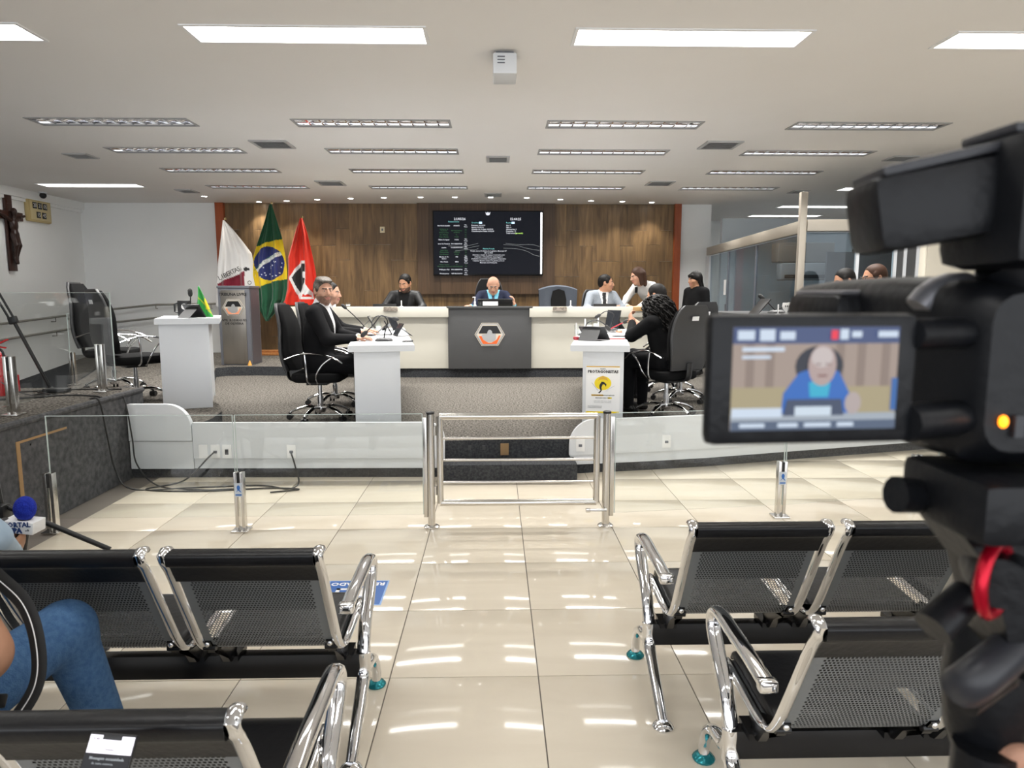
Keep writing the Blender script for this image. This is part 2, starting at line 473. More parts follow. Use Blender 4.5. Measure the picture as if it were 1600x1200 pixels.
def eyes(P, s, parent, M):
    """eyeballs with iris as one part"""
    b = MB()
    for e in (-1, 1):
        b.cur = 0; b.ell(P(e*.030,.0835,.004), (.0085*s,)*3, 10, 6)
        b.cur = 1; b.ell(P(e*.030,.0882,.004), (.0055*s,)*3, 8, 5)
    return b.build('eyes', [EYEW, EYED], parent, 60)
def hair_cap(P, M, s, name, mtl, parent, style='short', vox=.006, wide=1.):
    H = Body(vox)
    if style in ('short', 'full', 'balding'):
        H.ell(P(0,-.020,.040), np.array((.081*wide,.098,.086))*s, 0, .01, M)
        H.ell(P(0,-.055,.0), np.array((.070*wide,.062,.075))*s, 0, .02, M)
        for e in (-1, 1): H.ell(P(e*.070*wide,.015,.025), np.array((.013,.030,.034))*s, 0, .01, M)
        if style == 'full':
            for x in (-.045,-.015,.018,.045):
                H.cap(P(x,.068,.088), P(x*1.1-.005,-.02,.104), .012*s, .019*s, 0, .03)
        H.ell(P(0,.096,-.004), np.array((.066,.068,.088))*s, -1, .010, M, sub=True)     # open face
    elif style == 'long':
        H.ell(P(0,-.020,.035), np.array((.090*wide,.104,.094))*s, 0, .01, M)
        for e in (-1, 1):
            H.cap(P(e*.074,-.005,.03), P(e*.084,.012,-.115), .030*s, .024*s, 0, .03)
            H.cap(P(e*.06,-.06,.02), P(e*.062,-.055,-.14), .045*s, .030*s, 0, .03)
        H.cap(P(0,-.07,.02), P(0,-.07,-.13), .05*s, .04*s, 0, .03)
        H.ell(P(0,.092,-.030), np.array((.060,.070,.100))*s, -1, .012, M, sub=True)
    elif style == 'fringe':
        H.ell(P(0,-.015,.032), np.array((.086*wide,.106,.094))*s, 0, .01, M)
        H.cap(P(-.045,.072,.066), P(.045,.072,.066), .013*s, .013*s, 0, .03)
        H.cap(P(0,-.075,.0), P(.0,-.105,-.16), .045*s, .038*s, 0, .03)
        for e in (-1, 1): H.cap(P(e*.074,-.01,.03), P(e*.072,-.045,-.12), .020*s, .020*s, 0, .03)
        H.ell(P(0,.090,-.042), np.array((.060,.062,.080))*s, -1, .010, M, sub=True)
    return link(name, H.mesh(name, [mtl]), parent)
def person(label, loc, rz, J, mats, cat='person', scale=1., vox=.008, hd=None, paint=None, legs=True, group=None, thick=1., hands=True, trunk=True):
    """J: joints in the person's own frame (facing -Y). mats: [skin, top, bottom, shoe, shirt, beard, lips, brow, ...]"""
    B = Body(vox)
    S, T, Bo, Sh = 0, 1, 2, 3
    g = lambda n: np.asarray(J[n], float)*scale
    pel, ch, nk = g('pelvis'), g('chest'), g('neck')
    sx = nrm(g('shl')-g('shr')); spn = nrm(nk-pel); fw = np.cross(sx, spn)*1.0
    Mt = np.stack([sx, nrm(np.cross(spn, sx)), spn], 1)
    th = thick*scale
    if trunk:
        B.ell(pel, np.array((.170,.125,.13))*th, Bo, .05, Mt)
        B.ell((pel+ch)/2, np.array((.158,.118,.17))*th, T, .06, Mt)
        B.ell(ch, np.array((.172,.120,.17))*th, T, .06, Mt)
        B.cap(g('shl')*.80+g('shr')*.20+spn*.005, g('shl')*.2+g('shr')*.8+spn*.005, .072*th, .072*th, T, .06)
        B.cap(nk-spn*.02, nk+spn*.03, .07*th, .056*th, 4, .03)
    for e, n in ((1,'l'), (-1,'r')):
        if 'el'+n in J:
            B.chain([g('sh'+n), g('el'+n), g('wr'+n)], [.066*th, .052*th, .036*th], T, .03)
            a, b = g('el'+n), g('wr'+n); d = nrm(b-a)
            B.cap(b-d*.005, b+d*.012, .032*th, .031*th, 4, .004)
            if hands:
                hdr = J.get('hd'+n, d); hand(B, b+d*.02, hdr, J.get('pn'+n, (0,0,-1)), S, side=J.get('sd'+n, e), curl=J.get('cu'+n, .3), s=scale*1.02, fr=.0088)
        if legs:
            B.chain([g('hp'+n), g('kn'+n), g('an'+n)], [.088*th, .066*th, .045*th], Bo, .04)
            an = g('an'+n); t = g('to'+n)
            B.cap(an+np.array((0,0,-.035)), t, .042*scale, .036*scale, Sh, .02)
            B.cap(an+np.array((0,0,-.045))+nrm(an-t)*.045*[1,1,0], an+np.array((0,0,-.045)), .034*scale, .036*scale, Sh, .02)
    hs = (hd or {}).get('s', 1.)*scale
    P = M = None
    if hd:
        P, M = head(B, g('head'), hd['fwd'], hd.get('up', (0,0,1)), S, hs, beard=5 if hd.get('beard') else None, brow=7 if hd.get('brow') else None,
                    lips=6, neck=nk, smile=hd.get('smile', 0), wide=hd.get('wide', 1.))
    me = B.mesh('person', mats, paint)
    o = link('person', me, None, loc, (0,0,rz)); tag(o, label, cat, group)
    if hd:
        eyes(P, hs, o, M)
        if hd.get('hair'): hair_cap(P, M, hs, 'hair', hd['hairmat'], o, hd['hair'], wide=hd.get('wide', 1.))
    o_P[o.name] = (P, M, hs)
    return o
o_P = {}
def seated(**k):
    J = dict(pelvis=(0,.02,.57), chest=(0,.02,.90), neck=(0,.01,1.10), head=(0,-.03,1.25), shl=(.185,.015,1.045), shr=(-.185,.015,1.045),
             ell=(.25,-.10,.79), elr=(-.25,-.10,.79), wrl=(.17,-.34,.78), wrr=(-.17,-.34,.78), hpl=(.09,0,.56), hpr=(-.09,0,.56),
             knl=(.11,-.42,.55), knr=(-.11,-.42,.55), anl=(.11,-.40,.10), anr=(-.11,-.40,.10), tol=(.12,-.56,.04), tor=(-.12,-.56,.04))
    J.update(k); return J
def standing(**k):
    J = dict(pelvis=(0,0,.95), chest=(0,0,1.22), neck=(0,0,1.43), head=(0,-.02,1.57), shl=(.17,0,1.36), shr=(-.17,0,1.36),
             ell=(.22,.02,1.08), elr=(-.22,.02,1.08), wrl=(.22,-.06,.84), wrr=(-.22,-.06,.84), hpl=(.085,0,.92), hpr=(-.085,0,.92),
             knl=(.09,-.01,.50), knr=(-.09,-.01,.50), anl=(.09,.02,.10), anr=(-.09,.02,.10), tol=(.10,-.13,.04), tor=(-.10,-.13,.04))
    J.update(k); return J
# ------------------------------------------------------------ the room
CZ = 3.16
YB = 13.1
# floor with each tile
fl = struct(MB().b2((-7.5,-4,-.12), (8,7.6,-.004)).build('floor', GROUT))
tm = MB().box((0,0,-.006), (.5955,.5955,.012), ch=.0015).mesh('floor_tile', TILE, 35)
for i in range(-5, 12):
    for j in range(-4, 9):
        x = .17+.6*i+.3; y = 2.65+.6*j+.3
        if x < -3.3: continue
        link('floor_tile', tm, fl, (x, y, 0))
# more floor under the side platform and behind the chamber
struct(MB().b2((-7.5,6.05,-.12), (-2,13.1,-.003)).build('floor_side', CARPETD))

# chamber platform (z .31) with straight left half and receding right half
FR = [(-3.05,5.80),(-1.5,5.775),(-.45,5.76),(.63,5.84),(1.25,5.935),(1.87,6.06),(2.85,6.33),(4.15,6.67),(5.6,7.10),(7.9,7.85)]
def front_y(x):
    for (a, b), (c, d) in zip(FR, FR[1:]):
        if a <= x <= c: return b+(d-b)*(x-a)/(c-a)
    return FR[0][1] if x < FR[0][0] else FR[-1][1]
def platform(name, poly, z0, z1, top, side):
    m = MB(); n = len(poly)
    m.cur = 1
    V = [(p[0], p[1], z0) for p in poly]+[(p[0], p[1], z1) for p in poly]
    m.add(V, [(i, (i+1) % n, (i+1) % n+n, i+n) for i in range(n)])
    m.cur = 0; m.add([(p[0], p[1], z1) for p in poly], [tuple(range(n))])
    return struct(m.build(name, [top, side], None, None))
platform('chamber_platform', FR+[(7.9,16),(-2.4,16),(-2.4,13.0),(-4.9,13.0),(-4.9,6.1),(-3.05,6.1)], 0, .31, CARPET, CARPETD)
DA = [(-2.50,5.87),(-2.50,6.15),(-2.56,6.5),(-2.70,6.85),(-3.05,7.35),(-3.42,8.35),(-4.13,10.35),(-4.0,10.5),(-3.6,10.55),(-2.5,10.42),(-1.2,10.23),(1.2,10.23),(2.4,10.36),(2.72,10.55),(2.75,13.1),
      (-6.6,13.1),(-6.1,11.05),(-5.05,8.35),(-4.75,6.05),(-4.75,5.87)]
platform('dais_platform', DA, 0, .445, CARPET, CARPETD)
pl = platform('side_platform', [(-3.05,2.4),(-3.05,6.05),(-7.5,6.05),(-7.5,2.4)], 0, .73, CARPET, CARPETS)
m = MB(); m.tube([(-3.055,2.4,.715), (-3.055,6.05,.715)], .022, 8); m.build('carpet_edge', CARPETS, pl)
m = MB(); m.b2((-3.056,4.42,.02), (-3.046,4.455,.585)); m.build('bare_wood_strip', mat('bare_pine', (.33,.20,.09), .6), pl)
m = MB(); m.b2((-3.056,4.42,.585), (-3.046,4.95,.60)); m.build('bare_wood_strip', mat('bare_pine', (.33,.20,.09), .6), pl)
m = MB(); m.cyl((-3.05,4.56,.555), (-3.075,4.56,.555), .008); m.tube([(-3.07,4.56,.555), (-3.075,4.565,.50)], .006); m.build('latch', STEEL, pl)
# ramp to the dais along the left wall
m = MB(); m.add([(-7.5,9.5,.0),(-6.0,9.5,.0),(-6.6,13.1,.40),(-7.5,13.1,.40),(-7.5,9.5,-.1),(-6.0,9.5,-.1),(-6.6,13.1,-.1),(-7.5,13.1,-.1)],
    [(0,1,2,3),(4,5,6,7),(0,1,5,4),(1,2,6,5),(2,3,7,6),(3,0,4,7)]); struct(m.build('ramp', CARPETD, None, None))

# parapet of white boards round the platform front
def parapet(name, x0, x1, z0, z1, off, th, mtl, parent, r0=0, r1=0, n=40):
    xs = []
    for i in range(n+1): xs.append(x0+(x1-x0)*i/n)
    for r, xe, sg in ((r0, x0, 1), (r1, x1, -1)):
        if r: xs += [xe+sg*r*(1-math.cos(PI/2*k/10)) for k in range(11)]
    xs = sorted(set(round(x, 4) for x in xs)); V = []; F = []
    for x in xs:
        zt = z1
        if r0 and x-x0 < r0: zt = z1-r0+math.sqrt(max(r0*r0-(r0-(x-x0))**2, 0))
        if r1 and x1-x < r1: zt = z1-r1+math.sqrt(max(r1*r1-(r1-(x1-x))**2, 0))
        y = front_y(x)-off
        V += [(x, y, z0), (x, y, max(zt, z0+.001)), (x, y+th, max(zt, z0+.001)), (x, y+th, z0)]
    k = len(xs)
    for i in range(k-1):
        for j in range(4): F.append((4*i+j, 4*i+(j+1) % 4, 4*i+4+(j+1) % 4, 4*i+4+j))
    F += [(0,1,2,3), (4*k-4, 4*k-1, 4*k-2, 4*k-3)]
    m = MB(); m.add(V, F); return m.build(name, mtl, parent, 30)
pw = thing('parapet', 'low white parapet boards along the raised chamber beside the dark side platform', 'parapet', (0,0,0))
parapet('end_board', -3.04, -2.52, .325, .63, .050, .05, WHITE, pw, r1=.2)
parapet('end_board', -3.04, -2.52, .085, .318, .040, .035, WHITE, pw)
parapet('upper_board', -2.515, -.425, .172, .475, .045, .04, WHITE, pw, r1=.14)
parapet('lower_board', -2.515, -.425, .085, .168, .030, .025, WHITE, pw)
pr = thing('parapet', 'low white parapet boards sweeping back from the steps past the poster desk', 'parapet', (0,0,0))
parapet('upper_board', .625, 7.6, .172, .475, .045, .04, WHITE, pr, r0=.22)
parapet('lower_board', .635, 7.6, .085, .168, .030, .025, WHITE, pr)
def outlet(parent, x, z, kind=1, w=.075):
    y = front_y(x)-.047
    o = MB().box((x, y-.004, z), (w,.008,.115), ch=.003).build('outlet_plate', PAPER, parent)
    if kind: MB().box((x, y-.009, z-.005), (.03,.006,.022) if kind == 1 else (.028,.006,.045), ch=.002).build('socket', PLASTG if kind == 2 else GREYL, o)
for x, k in ((-2.43,0),(-2.33,1),(-2.235,2),(-1.70,1)): outlet(pw, x, .235, k)
for x in (.72, 1.49): outlet(pr, x, .26, 1)
# steps
st = struct(MB().b2((-.44,5.56,0), (.67,5.86,.152), ch=.012).build('step', CARPETD))
m = MB(); m.box((.075,5.775,.232), (.07,.012,.10)); m.build('brass_floor_box', mat('brass', (.25,.16,.08), .4, .6), st)
for x in (-.38,-.30,-.22,-.10): MB().box((x,5.78,.245), (.025,.012,.035)).build('socket', PLASTG if x != -.30 else GREYL, st)

# walls
struct(MB().b2((-7.7,-4,-.1), (-7.5,YB,CZ)).build('wall_left', WALL))
wb = struct(MB().b2((-7.7,YB,-.1), (4.0,YB+.2,CZ)).build('wall_back', WALL))
MB().b2((-5.94,YB-.03,-.1), (-5.05,YB,CZ)).build('pilaster', WALL, wb)
struct(MB().b2((3.8,YB+.2,-.1), (4.0,16,CZ)).build('wall_return', WALL))
struct(MB().b2((3.8,16,-.1), (8,16.2,CZ)).build('wall_far', WALL))
struct(MB().b2((7.9,-4,-.1), (8.1,16,CZ)).build('wall_right', WALL))
m = MB(); m.b2((-7.5,5,3.03), (-7.42,YB,3.16)); m.b2((-7.5,5,2.98), (-7.46,YB,3.03)); struct(m.build('trim_1', WALL))
# veneer planks
rnd = random.Random(3)
pm = {}
xw = -4.90
while xw < 3.30-.01:
    z = .445; first = True
    while z < CZ-.02:
        L = rnd.choice((.56,.56,.84,1.12)) if not first else rnd.choice((.3,.56,.84,1.12))
        first = False
        if CZ-(z+L) < .25: L = CZ-z
        key = round(L, 3)
        if key not in pm: pm[key] = MB().box((0,0,0), (.2475,.02,L-.003), ch=.0008).mesh('veneer_plank', WOOD, None)
        zz = z+L/2
        if not (-1.36 < xw-.0 < .86 and z > 1.75):
            link('veneer_plank', pm[key], wb, (xw+.124, YB-.010-rnd.random()*.003, zz))
        z += L
    xw += .2485
sp = MB().b2((-1.42,YB-.085,1.52), (1.10,YB-.012,CZ)).build('tv_panel', WOODD, wb)
m = MB(); x0 = -1.42
for i in range(12):
    MB().b2((x0+.21*i+.002,YB-.097,1.525), (x0+.21*i+.208,YB-.084,CZ)).build('panel_board', WOODD, sp)
MB().b2((-5.05,YB-.10,.445), (-4.90,YB,CZ)).build('side_trim', REDWOOD, wb)
MB().b2((3.30,YB-.10,.31), (3.42,YB,CZ)).build('side_trim', REDWOOD, wb)
for x, z in ((-2.06,2.69), (1.25,2.6)):
    if x < 0:
        o = MB().box((x,YB-.028,z), (.085,.012,.11), ch=.004).build('wall_switch', mat('cream_plastic', (.7,.62,.42), .4), wb)
        MB().box((x,YB-.036,z), (.03,.006,.04)).build('switch_rocker', GREYL, o)

# ceiling with real openings for the fixtures
FXC = [-3.63,-1.17,1.25,3.64]
FYR = [-2.2,.05,2.35,4.68,7.0,8.33,9.65,11.1]
FL, FW = 1.50, .31
EXTRA = [(-6.1,11.0),(6.15,11.1),(6.1,13.35),(6.1,14.9)]
holes = [(x-FL/2+.02, x+FL/2-.02, y-FW/2+.02, y+FW/2-.02) for x in FXC for y in FYR]+[(x-FL/2+.02, x+FL/2-.02, y-FW/2+.02, y+FW/2-.02) for x, y in EXTRA]
X = sorted(set([-7.7, 8.1]+[h[0] for h in holes]+[h[1] for h in holes])); Y = sorted(set([-4., 16.2]+[h[2] for h in holes]+[h[3] for h in holes]))
m = MB()
vid = {}
for i in range(len(X)-1):
    for j in range(len(Y)-1):
        cx, cy = (X[i]+X[i+1])/2, (Y[j]+Y[j+1])/2
        if any(h[0] < cx < h[1] and h[2] < cy < h[3] for h in holes): continue
        q = []
        for p in ((i,j),(i+1,j),(i+1,j+1),(i,j+1)):
            if p not in vid: vid[p] = len(m.v); m.v.append((X[p[0]], Y[p[1]], CZ))
            q.append(vid[p])
        m.f.append(tuple(q)); m.m.append(0)
ce = m.build('ceiling', CEIL, None, None); struct(ce)
sd = ce.modifiers.new('thickness', 'SOLIDIFY'); sd.thickness = .03; sd.offset = 1 if ce.data.polygons[0].normal.z > 0 else -1

# ------------------------------------------------------------ ceiling fixtures
REFL = mat('louvre_mirror', (.86,.86,.88), .12, 1)
TUBE = mat('tube_white', (.9,.9,.9), .3)
FRAME = mat('fixture_frame', (.80,.80,.80), .4)
def lit_fixture():
    t = thing('ceiling_light', 'x', 'ceiling light', (0,0,CZ), 0, 'lit ceiling panels')
    m = MB()
    for s in (-1, 1):
        m.b2((-FL/2, s*FW/2, -.008), (FL/2, s*(FW/2-.022), .004)); m.b2((s*FL/2, -FW/2+.022, -.008), (s*(FL/2-.022), FW/2-.022, .004))
    m.build('frame', FRAME, t)
    MB().b2((-FL/2+.023,-FW/2+.023,.055), (FL/2-.023,FW/2-.023,.065)).build('diffuser', LIT, t)
    m = MB()
    for s in (-1, 1):
        m.b2((-FL/2+.021, s*(FW/2-.021), .0), (FL/2-.021, s*(FW/2-.023), .06)); m.b2((s*(FL/2-.021), -FW/2+.023, 0), (s*(FL/2-.023), FW/2-.023, .06))
    m.build('tray_side', FRAME, t)
    return t
def louvre_fixture():
    t = thing('ceiling_light', 'x', 'ceiling light', (0,0,CZ), 0, 'louvred ceiling lights')
    m = MB()
    for s in (-1, 1):
        m.b2((-FL/2, s*FW/2, -.008), (FL/2, s*(FW/2-.022), .004)); m.b2((s*FL/2, -FW/2+.022, -.008), (s*(FL/2-.022), FW/2-.022, .004))
    m.build('frame', mat('louvre_frame', (.34,.34,.34), .5), t)
    m = MB()
    def trough(cy):
        def f(u, v): a = PI*v; return (-FL/2+.023+u*(FL-.046), cy+.066*math.cos(a), .012+.07*math.sin(a))
        m.grid(f, 1, 10)
    trough(-.066); trough(.066)
    for s in (-1, 1): m.b2((s*(FL/2-.021), -FW/2+.023, .0), (s*(FL/2-.023), FW/2-.023, .085))
    m.build('reflector', REFL, t, 40)
    for s in (-.066, .066): MB().cyl((-FL/2+.03, s, .048), (FL/2-.03, s, .048), .013, 10).build('tube', TUBE, t)
    sm = MB(); sm.add([(-.002,-.13,0),(-.002,.13,0),(-.002,.13,.05),(-.002,-.13,.05),(.012,-.13,.0),(.012,.13,0),(.004,.13,.05),(.004,-.13,.05)],
        [(0,1,2,3),(4,5,6,7),(0,1,5,4),(2,3,7,6)])
    me = sm.mesh('louvre_blade', REFL, None)
    for i in range(11): link('louvre_blade', me, t, (-.62+.124*i, 0, .001))
    MB().b2((-FL/2+.023,-.004,0), (FL/2-.023,.004,.03)).build('centre_rail', REFL, t)
    ld = bpy.data.lights.new('tube_light', 'AREA'); ld.shape = 'RECTANGLE'; ld.size = FL-.1; ld.size_y = FW-.08; ld.energy = LOUVRE; ld.spread = R(126); ld.color = (1,.98,.94)
    lo = bpy.data.objects.new('tube_light', ld); COL.objects.link(lo); lo.parent = t; lo.location = (0,0,-.002)
    return t
lf = lit_fixture(); vf = louvre_fixture()
colw = ['in the column nearest the crucifix wall', 'in the second column from the crucifix wall', 'in the third column from the crucifix wall', 'in the column nearest the glass room']
roww = {4:'first louvred row', 5:'second louvred row', 6:'third louvred row', 7:'louvred row nearest the wood wall'}
u1 = u2 = False
for ci, x in enumerate(FXC):
    for ri, y in enumerate(FYR):
        if ri < 4:
            lab = ['lit panel over the rearmost seating', 'lit panel over the photographer\'s row', 'lit panel over the waiting benches', 'bright lit rectangular panel before the gate'][ri]+' '+colw[ci]
            o = copy_tree(lf, (x,y,CZ), label=lab)
        else:
            o = copy_tree(vf, (x,y,CZ), label='mirror louvre ceiling light, '+roww[ri]+', '+colw[ci].replace('in the ', ''))
for (x, y), l in zip(EXTRA, ('lit ceiling panel against the crucifix wall', 'lit ceiling panel over the glass room front', 'lit ceiling panel inside the glass room, nearer one', 'lit ceiling panel deepest inside the glass room')):
    copy_tree(lf, (x,y,CZ), label=l)
for t in (lf, vf):
    for c in list(t.children): bpy.data.objects.remove(c)
    bpy.data.objects.remove(t)
# air vents
VENT = mat('vent_metal', (.42,.42,.42), .5); VENTD = mat('vent_dark', (.05,.05,.05), .7)
def vent(x, y, w, d, label):
    t = thing('air_vent', label, 'air vent', (x,y,CZ), 0, 'ceiling air vents')
    m = MB()
    for s in (-1, 1):
        m.b2((-w/2, s*d/2, -.014), (w/2, s*(d/2-.035), 0)); m.b2((s*w/2, -d/2+.035, -.014), (s*(w/2-.035), d/2-.035, 0))
    m.build('frame', VENT, t)
    MB().b2((-w/2+.035,-d/2+.035,-.003), (w/2-.035,d/2-.035,-.001)).build('backing', VENTD, t)
    n = 6
    for i in range(n):
        yy = -d/2+.05+(d-.1)*i/(n-1)
        MB().box((0,yy,-.009), (w-.07,.022,.003), rot=(R(35),0,0)).build('vane', VENT, t)
vent(-2.43,7.97,.40,.40,'square air vent between the first two louvred lights nearest the crucifix wall')
vent(2.48,7.90,.40,.40,'square air vent between louvred lights on the glass room side')
vent(-4.91,8.68,.28,.30,'small air vent beyond the column nearest the crucifix wall')
vent(.04,8.77,.28,.36,'small air vent between the two middle columns of louvred lights')
vent(-2.43,10.69,.38,.42,'square air vent before the last louvred row, crucifix wall side')
vent(2.45,10.6,.38,.40,'square air vent before the last louvred row, glass room side')
vent(-4.91,11.56,.26,.36,'small air vent close to the flags')
vent(-.03,11.88,.28,.40,'small air vent right above the council president seat')
vent(4.88,11.4,.26,.30,'small air vent above the glass partition post')
vent(4.9,8.6,.30,.30,'small air vent over the front of the glass room')
# downlights
SP = [(-4.9,12.2),(-4.22,12.90),(-3.68,12.74),(-3.10,12.57),(-2.485,12.40),(-1.90,12.30),(-1.265,12.21),(-.68,12.19),(-.07,12.18),(.545,12.25),(1.14,12.45),(1.70,12.60),(2.27,12.70),(2.82,12.80)]
LED = mat('downlight_led', (1,1,1), .5, emit=25., ecol=(1,.97,.9))
ORD = 'first second third fourth fifth sixth seventh eighth ninth tenth eleventh twelfth thirteenth last'.split()
base = thing('downlight', 'small round recessed downlight before the wood wall', 'downlight', (0,0,CZ), 0, 'downlights before the wood wall')
m = MB(); m.lathe([(.062,0),(.062,-.006),(.044,-.004),(.044,0)], seg=20); m.build('ring', FRAME, base)
MB().lathe([(.043,-.001),(.043,-.003)], seg=16).build('lens', LED, base)
for i, (x, y) in enumerate(SP):
    o = base if i == 0 else copy_tree(base)
    o.location = (x,y,CZ); o['label'] = ORD[i]+' round downlight counting from the flags end of the wood wall'
    ld = bpy.data.lights.new('downlight_beam', 'SPOT'); ld.energy = SPOT; ld.spot_size = R(95); ld.spot_blend = .7; ld.color = (1,.93,.82); ld.shadow_soft_size = .05
    lo = bpy.data.objects.new('downlight_beam', ld); COL.objects.link(lo); lo.parent = o; lo.location = (0,0,-.02)
# projector-like white box on the ceiling
t = thing('ceiling_sensor_box', 'white box with vents screwed to the ceiling between lit panels', 'ceiling box', (.07,5.02,CZ))
MB().b2((-.08,-.10,-.155), (.08,.16,-.02), ch=.01).build('housing', WHITE, t)
MB().b2((-.06,-.05,-.02), (.06,.12,0)).build('mount_plate', GREYL, t)
for i in range(3): MB().b2((-.05,-.103,-.05-.02*i), (.0,-.099,-.043-.02*i)).build('slot', GREYL, t)
# ------------------------------------------------------------ waiting benches
def loft(m, rings, cap=True):
    n = len(rings[0]); V = [p for r in rings for p in r]; F = []
    for i in range(len(rings)-1):
        for k in range(n): F.append((i*n+k, i*n+(k+1) % n, (i+1)*n+(k+1) % n, (i+1)*n+k))
    if cap: F += [tuple(range(n-1,-1,-1)), tuple((len(rings)-1)*n+k for k in range(n))]
    return m.add(V, F)
def rrect(w, t, r, n=4):
    out = []
    for cx, cy, a0 in ((w/2-r,t/2-r,0),(-w/2+r,t/2-r,90),(-w/2+r,-t/2+r,180),(w/2-r,-t/2+r,270)):
        for i in range(n+1):
            a = R(a0+90*i/n); out.append((cx+r*math.cos(a), cy+r*math.sin(a)))
    return out
SEATW = .45
PROF = spline([(0,-.425,.778),(0,-.385,.72),(0,-.30,.56),(0,-.235,.445),(0,-.185,.392),(0,-.11,.376),(0,.02,.383),(0,.13,.391),(0,.18,.384),(0,.195,.36)], 6)
def prof_len():
    L = [0]
    for a, b in zip(PROF, PROF[1:]): L.append(L[-1]+(b-a).length)
    return L
PL = prof_len()
def prof(s):
    for i in range(len(PL)-1):
        if PL[i] <= s <= PL[i+1]:
            t = (s-PL[i])/(PL[i+1]-PL[i]); p = PROF[i].lerp(PROF[i+1], t); d = (PROF[i+1]-PROF[i]).normalized()
            return p, Vector((0, -d.z, d.y))
    d = (PROF[-1]-PROF[-2]).normalized(); return PROF[-1], Vector((0,-d.z,d.y))
def shell_mesh():
    m = MB(); w = SEATW-.03; mg = .033; c = .0098; nc = int((w-2*mg)/c)
    s0, s1 = .05, .52
    def P(x, s):
        p, n = prof(s); return (x, p.y, p.z)
    rows = int((s1-s0)/c)
    for r in range(rows):
        sa, sb = s0+r*c, s0+(r+1)*c; off = (.5 if r % 2 else 0)*c
        xs = -w/2+mg+off
        for k in range(nc):
            xa, xb = xs+k*c, xs+(k+1)*c; h = .0031; xm, sm = (xa+xb)/2, (sa+sb)/2
            V = [P(xa,sa),P(xb,sa),P(xb,sb),P(xa,sb),P(xm-h,sm-h),P(xm+h,sm-h),P(xm+h,sm+h),P(xm-h,sm+h)]
            m.add(V, [(0,1,5,4),(1,2,6,5),(2,3,7,6),(3,0,4,7)])
        m.add([P(-w/2,sa),P(xs,sa),P(xs,sb),P(-w/2,sb)], [(0,1,2,3)])
        xe = xs+nc*c; m.add([P(xe,sa),P(w/2,sa),P(w/2,sb),P(xe,sb)], [(0,1,2,3)])
    def plain(a, b, n):
        m.grid(lambda u, v: P(-w/2+u*w, a+(b-a)*v), 1, n)
    plain(0, s0, 4); plain(s0+rows*c, PL[-1], 16)
    return m.mesh('perforated_shell', PERF, 40)
SHELL = shell_mesh()
def pad_mesh(s0, s1, t0, back=False, w=SEATW-.045):
    m = MB(); rings = []; n = 22
    for i in range(n+1):
        s = s0+(s1-s0)*i/n; p, nn = prof(max(s, 0)); e = min(1, min(i, n-i)/3); th = t0*(.35+.65*math.sqrt(e))
        q = Vector((0, p.y, p.z)); N = -nn if nn.y < 0 else nn
        # outwards = towards the sitter
        N = Vector((0, abs(nn.y), abs(nn.z)))
        ring = []
        for (a, b) in rrect(w*(.97+.03*e), th, th*.45, 3): ring.append(q+N*(th/2+.002+b)+Vector((a,0,0)))
        rings.append(ring)
    loft(m, rings); return m.mesh('pad', VINYL, 50)
BACKPAD = pad_mesh(.0, .235, .035)
SEATPAD = pad_mesh(.48, PL[-1]-.02, .035)
def wrap_mesh():
    m = MB(); w = SEATW-.032; rings = []
    for s in (.088,.07,.04,.015):
        p, nn = prof(s); N = Vector((0, abs(nn.y), abs(nn.z))); rings.append(([p-N*.008], N))
    pts = [r[0][0] for r in rings]
    p, nn = prof(0); N = Vector((0, abs(nn.y), abs(nn.z)))
    top = p+Vector((0,-.014,.024))
    pts += [p-N*.016, p+Vector((0,-.018,.014)), top, p+Vector((0,.004,.03)), p+N*.03+Vector((0,0,.012)), p+N*.04, prof(.03)[0]+N*.042]
    m.grid(lambda u, v: (-w/2+u*w, *(lambda q: (q.y, q.z))(spline(pts, 3)[min(int(round(v*(len(pts)-1)*3)), (len(pts)-1)*3)])), 1, (len(pts)-1)*3)
    return m.mesh('head_wrap', VINYL, 60)
WRAP = wrap_mesh()
def rail_mesh():
    m = MB(); pts = [p+Vector((0,0,0)) for p in PROF]
    a = PROF[0]; pts = [a+Vector((.0,.03,.026)), a+Vector((0,.012,.030)), a+Vector((0,-.008,.020))]+pts
    m.tube(pts, .0145, 8, sx=.75, sy=1.15, upv=(1,0,0)); return m.mesh('side_rail', CHROME, 60)
RAIL = rail_mesh()
def bracket_mesh():
    m = MB()
    poly = [(-.235,.435),(-.20,.38),(-.10,.365),(-.02,.37),(.0,.34),(-.03,.285),(-.055,.272),(-.085,.285),(-.12,.335),(-.19,.385),(-.225,.44)]
    m.prism(poly, -.012, .012, 'x'); m.box((0,-.02,.283), (.06,.09,.02)); m.cyl((-.02,-.208,.405), (.02,-.208,.405), .012, 10); m.cyl((-.02,-.07,.30), (.02,-.07,.30), .007, 8)
    return m.mesh('bracket', BLACKM, 30)
BRACK = bracket_mesh()
def bolt_mesh(): return MB().ell((0,-.232,.425), (.009,.006,.009), 10, 6).mesh('bolt', CHROME, 60)
BOLT = bolt_mesh()
TEAL = mat('teal_foot', (.02,.22,.25), .2, .6)
